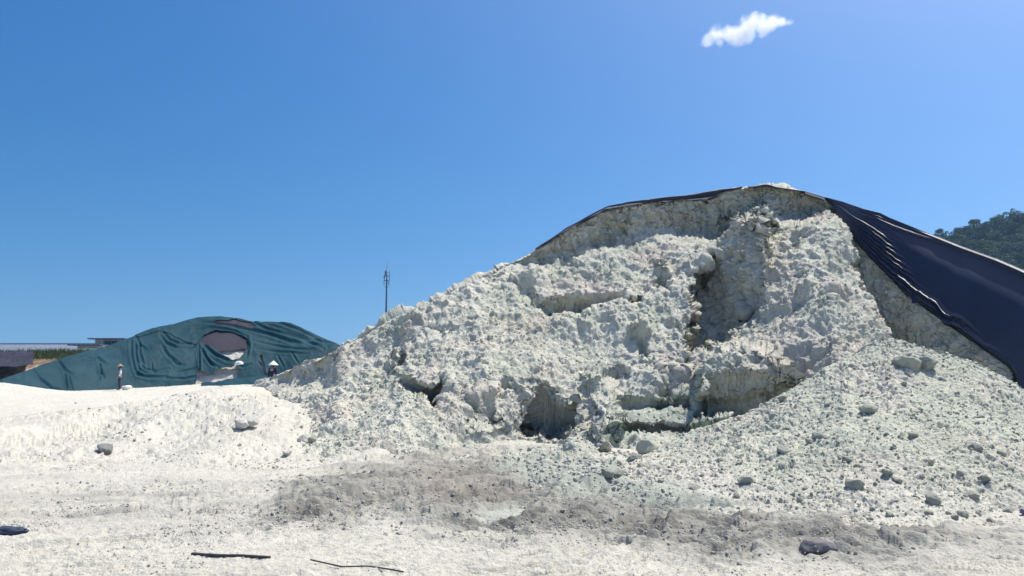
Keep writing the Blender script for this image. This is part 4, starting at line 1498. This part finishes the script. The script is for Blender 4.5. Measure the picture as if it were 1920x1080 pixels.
def build_hill():
    px = np.arange(1560, 2700, 6.0)
    cy = np.interp(px, [1560, 1650, 1745, 1790, 1812, 1840, 1870, 1890, 1920, 2000, 2150, 2400, 2700], [560, 515, 464, 451, 442, 437, 427, 422, 419, 412, 418, 446, 530])
    by = np.full_like(px, 694)
    t = np.linspace(0, 1, 60)[:, None]
    PY = by + (cy - by) * t
    PX = np.broadcast_to(px, PY.shape).copy()
    D = 190 + 110 * t + 0 * PX
    P = W(PX, PY, D)
    P[..., 2] += 1.5 * fbm(P, .02, 3) - 1.0
    rows = []
    for rn, dz in ((20, -1), (60, -12), (120, -40), (200, -75)):
        q = P[-1].copy()
        q[:, 1] += rn
        q[:, 2] = np.maximum(q[:, 2] + dz, -1)
        rows.append(q)
    Pf = np.concatenate([P, np.array(rows)], 0)
    m = flat_mat('hill_soil', (.045, .055, .03), .95, .1, .4, .05)
    o = new_obj('hill', grid_mesh('hill', Pf), m)
    tag(o, kind='structure')
    # trees
    def leaf_mat(name, col):
        mm, nt, bs = mat_new(name)
        oi = node(nt, 'ShaderNodeObjectInfo')
        tcn = node(nt, 'ShaderNodeTexCoord')
        nz = node(nt, 'ShaderNodeTexNoise', Scale=.9, Detail=3.0)
        nt.links.new(tcn.outputs['Object'], nz.inputs['Vector'])
        ad = node(nt, 'ShaderNodeMath', operation='ADD')
        nt.links.new(oi.outputs['Random'], ad.inputs[0])
        nt.links.new(nz.outputs[0], ad.inputs[1])
        cr = node(nt, 'ShaderNodeValToRGB')
        cr.color_ramp.elements[0].position, cr.color_ramp.elements[1].position = .35, 1.4
        cr.color_ramp.elements[0].color = (*[c * .65 for c in col], 1)
        cr.color_ramp.elements[1].color = (*[c * 1.5 for c in col], 1)
        cr.color_ramp.elements[1].position = 1.0
        nt.links.new(ad.outputs[0], cr.inputs[0])
        nt.links.new(cr.outputs[0], bs.inputs['Base Color'])
        bs.inputs['Roughness'].default_value = .7
        bs.inputs['Specular IOR Level'].default_value = .2
        return mm
    ml = leaf_mat('leaves', (.062, .098, .060))
    my = leaf_mat('pale_leaves', (.10, .13, .04))
    mb = flat_mat('bark', (.07, .055, .04), .9, .1)
    def tree_mesh(seed, h, w, nblob, nleaf, tall):
        r = np.random.default_rng(seed)
        V, F, MI = [], [], []
        def quad(c, s):
            a = r.normal(size=3)
            a /= np.linalg.norm(a)
            b = np.cross(a, r.normal(size=3))
            b /= np.linalg.norm(b)
            k = len(V)
            V.extend([c - a * s, c + b * s * .6, c + a * s, c - b * s * .6])
            F.append((k, k + 1, k + 2, k + 3))
            MI.append(0)
        for _ in range(nblob):
            zc = r.uniform(.32, .95)
            rad = w * (1 - (abs(zc - .55) / .55) ** 2 * (.6 if not tall else .85)) * .7
            a = r.uniform(0, 6.28)
            c = np.array([rad * math.cos(a) * r.uniform(.3, 1), rad * math.sin(a) * r.uniform(.3, 1), zc * h])
            br = w * r.uniform(.28, .5)
            for _ in range(nleaf):
                d = r.normal(size=3)
                d /= np.linalg.norm(d)
                quad(c + d * br * r.uniform(.55, 1.05) * [1, 1, .75], r.uniform(.12, .26))
        k = len(V)
        for zz, rr in ((-.8, .16), (h * .45, .1), (h * .85, .03)):
            for q in range(6):
                V.append(np.array([rr * math.cos(q * 1.047), rr * math.sin(q * 1.047), zz]))
        for ring in range(2):
            for q in range(6):
                F.append((k + ring * 6 + q, k + ring * 6 + (q + 1) % 6, k + ring * 6 + 6 + (q + 1) % 6, k + ring * 6 + 6 + q))
                MI.append(1)
        me = mesh_from('tree', np.array(V), np.array(F), False)
        me.polygons.foreach_set('material_index', np.array(MI, np.int32))
        return me
    protos = [tree_mesh(1, 5.5, 2.3, 17, 60, False), tree_mesh(2, 6.5, 2.6, 20, 58, False), tree_mesh(3, 5.0, 2.2, 16, 62, False), tree_mesh(4, 7.2, 2.0, 18, 58, True), tree_mesh(5, 4.2, 2.2, 15, 58, False)]
    pale = [tree_mesh(7, 4.0, 2.4, 14, 60, False)]
    for me in protos:
        me.materials.append(ml)
        me.materials.append(mb)
    for me in pale:
        me.materials.append(my)
        me.materials.append(mb)
    n = 0
    for i in range(24, 60):
        D0 = 190 + 110 * i / 59
        if i % 2 and i < 57:
            continue
        x = 1690 + (i % 4) * 4
        while x < 1990:
            j = int(np.clip((x - 1560) / 6, 0, len(px) - 1))
            pyy = PY[i, j]
            front = np.interp(x, [1546, 1745, 1830, 1870, 1920, 2000], [370, 440, 473, 487, 508, 543])
            if pyy < front + 44 and n < 290:
                f = (x - 1560) / 6 - j
                p = P[i, j]
                big = random.random()
                py_yellow = 1838 < x < 1884 and 462 < pyy < 508
                yel = py_yellow and random.random() < .7
                o = bpy.data.objects.new('tree', pale[0] if yel else protos[int(big * 5)])
                C.objects.link(o)
                o.location = (p[0] + random.uniform(-1, 1), p[1] + random.uniform(-2, 2), p[2] - .4)
                s = random.uniform(.75, 1.25)
                o.scale = (s * random.uniform(.9, 1.2), s * random.uniform(.9, 1.2), s * random.uniform(.85, 1.15))
                o.rotation_euler = (0, 0, random.uniform(0, 6.28))
                if yel:
                    tag(o, 'yellow-green bushy tree low on the wooded hill above the black tarpaulin', 'tree', 'yellow-green trees on the hill')
                else:
                    tag(o, 'dark green leafy tree among the dense woods on the hill', 'tree', 'dark green trees on the hill')
                n += 1
            x += random.uniform(10, 16)


build_hill()


# ------------------------------------------------------------------ cloud
def build_cloud():
    Dm = 1600.0
    pts = [(1328, 74, 13), (1345, 68, 17), (1365, 62, 19), (1388, 58, 21), (1408, 46, 22), (1414, 33, 12), (1430, 46, 20), (1450, 42, 15), (1466, 41, 11), (1478, 42, 7), (1378, 70, 15), (1350, 78, 10), (1405, 66, 14), (1430, 58, 12)]
    bm = bmesh.new()
    ctr = Vector(W(1402, 56, Dm))
    for x, y, r in pts:
        p = Vector(W(x, y, Dm)) - ctr
        rr = r / FPX * Dm * 1.6
        bmesh.ops.create_icosphere(bm, subdivisions=3, radius=rr, matrix=Matrix.Translation(p) @ Matrix.Diagonal((1, 1, .85, 1)))
    me = bpy.data.meshes.new('cloud')
    bm.to_mesh(me)
    bm.free()
    m = bpy.data.materials.new('cloud_vapour')
    m.use_nodes = True
    nt = m.node_tree
    nt.nodes.clear()
    out = nt.nodes.new('ShaderNodeOutputMaterial')
    pv = nt.nodes.new('ShaderNodeVolumePrincipled')
    tc = nt.nodes.new('ShaderNodeTexCoord')
    L = nt.links.new
    nz = node(nt, 'ShaderNodeTexNoise', Scale=.03, Detail=8.0, Roughness=.66)
    L(tc.outputs['Object'], nz.inputs['Vector'])
    field = None
    for x, y, r in pts:
        p = Vector(W(x, y, Dm)) - ctr
        dn_ = node(nt, 'ShaderNodeVectorMath', operation='DISTANCE')
        L(tc.outputs['Object'], dn_.inputs[0])
        dn_.inputs[1].default_value = p
        mr = node(nt, 'ShaderNodeMapRange', **{'From Min': 0.0, 'From Max': r / FPX * Dm * 1.5, 'To Min': 1.0, 'To Max': 0.0})
        L(dn_.outputs['Value'], mr.inputs[0])
        if field is None:
            field = mr.outputs[0]
        else:
            mx = node(nt, 'ShaderNodeMath', operation='SMOOTH_MAX')
            mx.inputs[2].default_value = .2
            L(field, mx.inputs[0])
            L(mr.outputs[0], mx.inputs[1])
            field = mx.outputs[0]
    ma = node(nt, 'ShaderNodeMath', operation='MULTIPLY_ADD')
    L(nz.outputs[0], ma.inputs[0])
    ma.inputs[1].default_value = 2.4
    L(field, ma.inputs[2])
    fin = node(nt, 'ShaderNodeMapRange', **{'From Min': 1.50, 'From Max': 2.15, 'To Min': 0.0, 'To Max': .06})
    L(ma.outputs[0], fin.inputs[0])
    L(fin.outputs[0], pv.inputs['Density'])
    pv.inputs['Color'].default_value = (1, 1, 1, 1)
    pv.inputs['Anisotropy'].default_value = .35
    nt.links.new(pv.outputs[0], out.inputs['Volume'])
    o = new_obj('cloud', me, m)
    o.location = ctr
    md = o.modifiers.new('merge', 'REMESH')
    md.mode = 'VOXEL'
    md.voxel_size = 4.0
    tag(o, 'single small white puffy cloud high in the blue sky', 'cloud')


build_cloud()

# ------------------------------------------------------------------ people
M_skin = flat_mat('skin', (.33, .20, .14), .6, .3, .06)
M_hair = flat_mat('hair', (.02, .016, .014), .6, .3, .2)
M_shirt = flat_mat('lavender_grey_shirt', (.24, .23, .31), .9, .1, .3, 9.0)
M_sleeve = flat_mat('white_sleeve', (.75, .76, .80), .9, .1, .05)
M_trouser = flat_mat('dark_trousers', (.055, .05, .085), .9, .1, .2)
M_boot = flat_mat('boots', (.03, .03, .03), .6, .3, .2)
M_straw = flat_mat('straw_hat', (.30, .25, .17), .85, .15, .25, 14.0)
M_palehat = flat_mat('pale_hat', (.72, .70, .62), .85, .15, .08, 10.0)
M_scarf = flat_mat('brown_scarf', (.13, .11, .10), .9, .1, .3, 9.0)
M_navy = flat_mat('navy_jacket', (.022, .028, .07), .9, .1, .2)


def skin_mesh(name, chains, mat, parent, sub=2, root=0):
    """Continuous surface over a skeleton: chains of (point, radius); equal points are one joint."""
    verts, rad, edges, key = [], [], [], {}
    for ch in chains:
        last = None
        for p, r in ch:
            k = tuple(round(c, 4) for c in p)
            if k not in key:
                key[k] = len(verts)
                verts.append(p)
                rad.append(r)
            i = key[k]
            if last is not None and last != i:
                edges.append((last, i))
            last = i
    me = bpy.data.meshes.new(name)
    me.from_pydata(verts, edges, [])
    o = new_obj(name, me, mat, parent)
    sm = o.modifiers.new('skin', 'SKIN')
    sm.use_smooth_shade = True
    for i, r in enumerate(rad):
        sv = me.skin_vertices[0].data[i]
        rr = r if isinstance(r, tuple) else (r, r)
        sv.radius = rr
        sv.use_root = (i == root)
    ss = o.modifiers.new('smooth', 'SUBSURF')
    ss.levels = ss.render_levels = sub
    return o


def lathe(name, prof, seg, mat, parent, loc):
    bm = bmesh.new()
    rings = []
    for r, z in prof:
        rings.append([bm.verts.new((r * math.cos(k * 2 * math.pi / seg) + loc[0], r * math.sin(k * 2 * math.pi / seg) + loc[1], z + loc[2])) for k in range(seg)])
    for a, b in zip(rings, rings[1:]):
        for k in range(seg):
            f = bm.faces.new((a[k], a[(k + 1) % seg], b[(k + 1) % seg], b[k]))
            f.smooth = True
    me = bpy.data.meshes.new(name)
    bmesh.ops.remove_doubles(bm, verts=bm.verts[:], dist=1e-4)
    bmesh.ops.recalc_face_normals(bm, faces=bm.faces[:])
    bm.to_mesh(me)
    bm.free()
    return new_obj(name, me, mat, parent)


def hand(wrist, d, side):
    """Palm, four curled fingers and a thumb as branches from the wrist; d points along the hand."""
    w, d = Vector(wrist), Vector(d).normalized()
    s = Vector((0, -1, 0)) if abs(d.y) < .8 else Vector((1, 0, 0))
    palm = w + d * .055
    out = [[(tuple(w), .026), (tuple(palm), (.036, .018))]]
    for k, L in enumerate((.062, .072, .068, .05)):
        b = palm + s * (.027 - .018 * k) + d * .035
        mid = b + d * L * .55
        tip = mid + d * L * .4 + Vector((-side * .015, 0, 0))
        out.append([(tuple(palm), (.036, .018)), (tuple(b), .009), (tuple(mid), .0085), (tuple(tip), .007)])
    t = palm + s * .045
    out.append([(tuple(palm), (.036, .018)), (tuple(t), .011), (tuple(t + d * .04), .009)])
    return out


def person(name, loc, rz, label, hat, hatmat, shirtmat, sleeve, scale=1.0, arm_l=None, arm_r=None):
    e = tag(bpy.data.objects.new(name, None), label, 'person')
    C.objects.link(e)
    e.location, e.rotation_euler, e.scale = loc, (0, 0, rz), (scale,) * 3
    pel, wai, che, nk, hd0, hd1 = (0, 0, .93), (0, .01, 1.08), (0, .015, 1.28), (0, 0, 1.43), (0, -.02, 1.50), (0, -.025, 1.585)
    L = {}
    for s, el, wr in ((1, *(arm_l or ((.25, .03, 1.10), (.24, -.10, .88)))), (-1, *(arm_r or ((-.25, .03, 1.10), (-.25, -.06, .86))))):
        L[s] = [(s * .17, .01, 1.38), el, wr]
    legs = {s: [(s * .09, 0, .88), (s * .10, -.01, .49), (s * .105, .03, .10), (s * .12, -.13, .035)] for s in (1, -1)}
    ch = [[(pel, (.15, .105)), (wai, (.125, .09)), (che, (.155, .105)), (nk, .052), (hd0, (.07, .085)), (hd1, (.076, .092)), ((0, -.02, 1.65), (.055, .065))]]
    for s in (1, -1):
        sh, el, wr = L[s]
        ch.append([(che, (.155, .105)), (sh, .058), (el, .042), (wr, .027)])
        d = Vector(wr) - Vector(el)
        ch += hand(wr, d, s)
        hp, kn, an, to = legs[s]
        ch.append([(pel, (.15, .105)), (hp, .08), (kn, .055), (an, .038), (to, (.04, .03))])
    body = skin_mesh('body', ch, M_skin, e, 2)
    # nose, ears and eyes grow out of the same head
    cl = [[(tuple(wai), (.145, .11)), (tuple(che), (.175, .125)), ((0, .0, 1.395), (.10, .08))]]
    cl[0].insert(0, ((0, .005, .86), (.165, .125)))
    cl[0].insert(0, ((0, .005, .79), (.17, .13)))
    for s in (1, -1):
        sh, el, wr = L[s]
        w2 = tuple(Vector(el).lerp(Vector(wr), .75))
        cl.append([(tuple(che), (.175, .125)), (sh, .075), (el, .058), (w2, .046)])
    skin_mesh('shirt', cl, shirtmat, e, 2)
    if sleeve is not None:
        sh, el, wr = L[sleeve]
        skin_mesh('sleeve_cover', [[(tuple(Vector(sh).lerp(Vector(el), .25)), .078), (el, .066), (tuple(Vector(el).lerp(Vector(wr), .8)), .05)]], M_sleeve, e, 2)
    tr = [[((0, 0, .95), (.15, .115)), ((0, 0, .88), (.155, .115))]]
    for s in (1, -1):
        hp, kn, an, to = legs[s]
        tr.append([((0, 0, .88), (.155, .115)), (hp, .095), (kn, .075), ((an[0], an[1], .14), .062)])
    skin_mesh('trousers', tr, M_trouser, e, 2)
    for s in (1, -1):
        hp, kn, an, to = legs[s]
        skin_mesh('boot', [[((an[0], an[1] + .01, .20), .056), ((an[0], an[1] + .01, .055), (.055, .05)), (to, (.052, .036)), ((to[0], to[1] - .04, .035), (.04, .03))]], M_boot, e, 2)
    if hat == 'brim':
        lathe('hair', [(.001, .10), (.06, .085), (.088, .03), (.09, -.05), (.075, -.11), (.06, -.12)], 20, M_hair, e, (0, .012, 1.585))
        lathe('hat', [(.001, .155), (.06, .15), (.095, .12), (.105, .05), (.13, .045), (.20, .02), (.225, .0), (.222, -.008), (.13, .03), (.10, .03)], 28, hatmat, e, (0, -.015, 1.60))
        lathe('scarf', [(.075, .06), (.10, .0), (.125, -.10), (.15, -.17), (.13, -.18), (.06, -.02)], 20, M_scarf, e, (0, .005, 1.50))
    else:
        lathe('hair', [(.001, .10), (.06, .085), (.088, .03), (.09, -.05), (.075, -.11), (.06, -.12)], 20, M_hair, e, (0, .012, 1.585))
        lathe('hat', [(.001, .20), (.03, .185), (.11, .11), (.20, .03), (.255, -.02), (.25, -.03), (.10, .08), (.02, .15)], 28, hatmat, e, (0, -.015, 1.585))
    # face
    m = MB()
    for s in (1, -1):
        bmesh.ops.create_icosphere(m.bm, subdivisions=2, radius=.012, matrix=Matrix.Translation((s * .03, -.108, 1.575)))
    m.build('eyes', M_hair, e)
    m = MB()
    bmesh.ops.create_cone(m.bm, cap_ends=True, segments=8, radius1=.016, radius2=.007, depth=.045, matrix=Matrix.Translation((0, -.118, 1.55)))
    m.build('nose', M_skin, e)
    m = MB()
    for s in (1, -1):
        bmesh.ops.create_icosphere(m.bm, subdivisions=2, radius=.026, matrix=Matrix.Translation((s * .08, -.015, 1.555)) @ Matrix.Diagonal((.4, .7, 1.1, 1)))
    m.build('ears', M_skin, e)
    m = MB()
    m.box((-.022, -.112, 1.512), (.022, -.100, 1.52), .003)
    m.build('mouth', M_scarf, e)
    return e


g = gat(223, 733.5)
person('person', g, R(-58), 'worker standing in a straw hat, grey-lavender shirt and one white sleeve before the netting', 'brim', M_straw, M_shirt, 1, 1.0)
D2 = 37.0
p2 = W(512, 689, D2)
person('person', (p2[0], p2[1], gz(p2[0], p2[1]) - .02), R(160), 'worker in a white conical hat and navy jacket half hidden behind the slope', 'cone', M_palehat, M_navy, None, .99)

# ------------------------------------------------------------------ odds and ends on the ground
M_pipe = flat_mat('weathered_pipe', (.055, .05, .055), .75, .25, .3, 20.0)
M_bag = flat_mat('purple_plastic', (.10, .09, .22), .45, .4, .2, 12.0)
M_bundle = flat_mat('navy_cloth', (.05, .065, .105), .85, .15, .35, 14.0, bump=.4)
M_sack = flat_mat('white_sack', (.72, .74, .74), .8, .2, .08, 6.0)
M_slab = clay_mat('wet_slab', tint=False, base=(.24, .225, .235), fine=1.8, bump=.4)


def tube_thing(name, pix, rad, mat, label, cat, lift=0.0):
    pts = [gat(x, y) + Vector((0, 0, rad * .9 + lift)) for x, y in pix]
    o0 = pts[0].copy()
    m = MB()
    fine = []
    for a, b in zip(pts, pts[1:]):
        for k in range(6):
            q = a.lerp(b, k / 6)
            fine.append(q - o0)
    fine.append(pts[-1] - o0)
    m.tube(fine, [rad * random.uniform(.92, 1.08) for _ in fine], 10)
    o = m.build(name, mat)
    o.location = o0
    return tag(o, label, cat)


tube_thing('plastic_pipe', [(360, 1041), (408, 1043), (460, 1045), (506, 1048)], .013, M_pipe, 'short dark plastic pipe lying on the white ground', 'pipe')
tube_thing('cord', [(582, 1056), (640, 1062), (690, 1067), (730, 1074), (756, 1079)], .006, M_pipe, 'thin dark cord trailing over the ground from the pipe end', 'cord', .022)

g = gat(18, 1008)
bm = bmesh.new()
bmesh.ops.create_icosphere(bm, subdivisions=4, radius=1)
for v in bm.verts:
    c = np.array(v.co[:])
    f = 1 + .28 * float(fbm(c[None], 1.6, 3, off=5.)[0])
    v.co = (c[0] * .17 * f, c[1] * .06 * f, c[2] * .045 * f * (1 - .35 * c[0]) + .035)
for f in bm.faces:
    f.smooth = True
me = bpy.data.meshes.new('cloth_bundle')
bm.to_mesh(me)
bm.free()
o = new_obj('cloth_bundle', me, M_bundle)
o.location = g
o.rotation_euler = (0, 0, .08)
tag(o, 'crumpled dark blue cloth bundle lying on the white ground', 'cloth bundle')
me2 = stone_mesh(91, 3, (1, .8, .8), .2, .6)
me2.materials.append(M_grey)
stone('boulder', me2, gat(41, 1007), .032, 'small grey stone touching the end of the dark blue bundle', 'boulder', mat=M_grey)

g = gat(1917, 968)
o = new_obj('plastic_bag', stone_mesh(77, 3, (1, .8, .6), .3, .8), M_bag)
o.location, o.scale = g + Vector((.03, 0, .03)), (.07,) * 3
tag(o, 'scrap of purple plastic bag at the edge of the rubble foot', 'plastic bag')

g = gat(1545, 1040)
o = new_obj('mud_slab', stone_mesh(55, 4, (1.25, .55, .62), .12, .95), M_slab)
o.location, o.scale, o.rotation_euler = g + Vector((0, .05, .05)), (.15,) * 3, (.25, .1, .12)
tag(o, 'dark grey wet slab of mud standing on edge in the churned ground', 'mud slab')

for px, py, r, lab in ((236, 733, .34, 'white sack lying on the ground beside the standing worker'), (447, 687, .30, 'white sack stuffed in the torn netting below the big white hole')):
    me = stone_mesh(int(px), 3, (1.1, .8, .6), .25, .7)
    o = new_obj('white_sack', me, M_sack)
    if py > 700:
        o.location = gat(px, py) + Vector((0, 0, .12))
    else:
        o.location = W(px, 681, 56.6)
    o.scale = (r,) * 3
    tag(o, lab, 'sack')

# ------------------------------------------------------------------ air
bm = bmesh.new()
bmesh.ops.create_cube(bm, size=1, matrix=Matrix.Translation((0, 0, 44)) @ Matrix.Diagonal((19000, 19000, 94, 1)))
me = bpy.data.meshes.new('haze')
bm.to_mesh(me)
bm.free()
mh = bpy.data.materials.new('haze_air')
mh.use_nodes = True
mh.node_tree.nodes.clear()
oh = mh.node_tree.nodes.new('ShaderNodeOutputMaterial')
ph = mh.node_tree.nodes.new('ShaderNodeVolumePrincipled')
ph.inputs['Color'].default_value = (.34, .62, 1, 1)
ph.inputs['Density'].default_value = .0002
ph.inputs['Anisotropy'].default_value = .3
mh.node_tree.links.new(ph.outputs[0], oh.inputs['Volume'])
o = new_obj('haze', me, mh)
tag(o, kind='stuff')
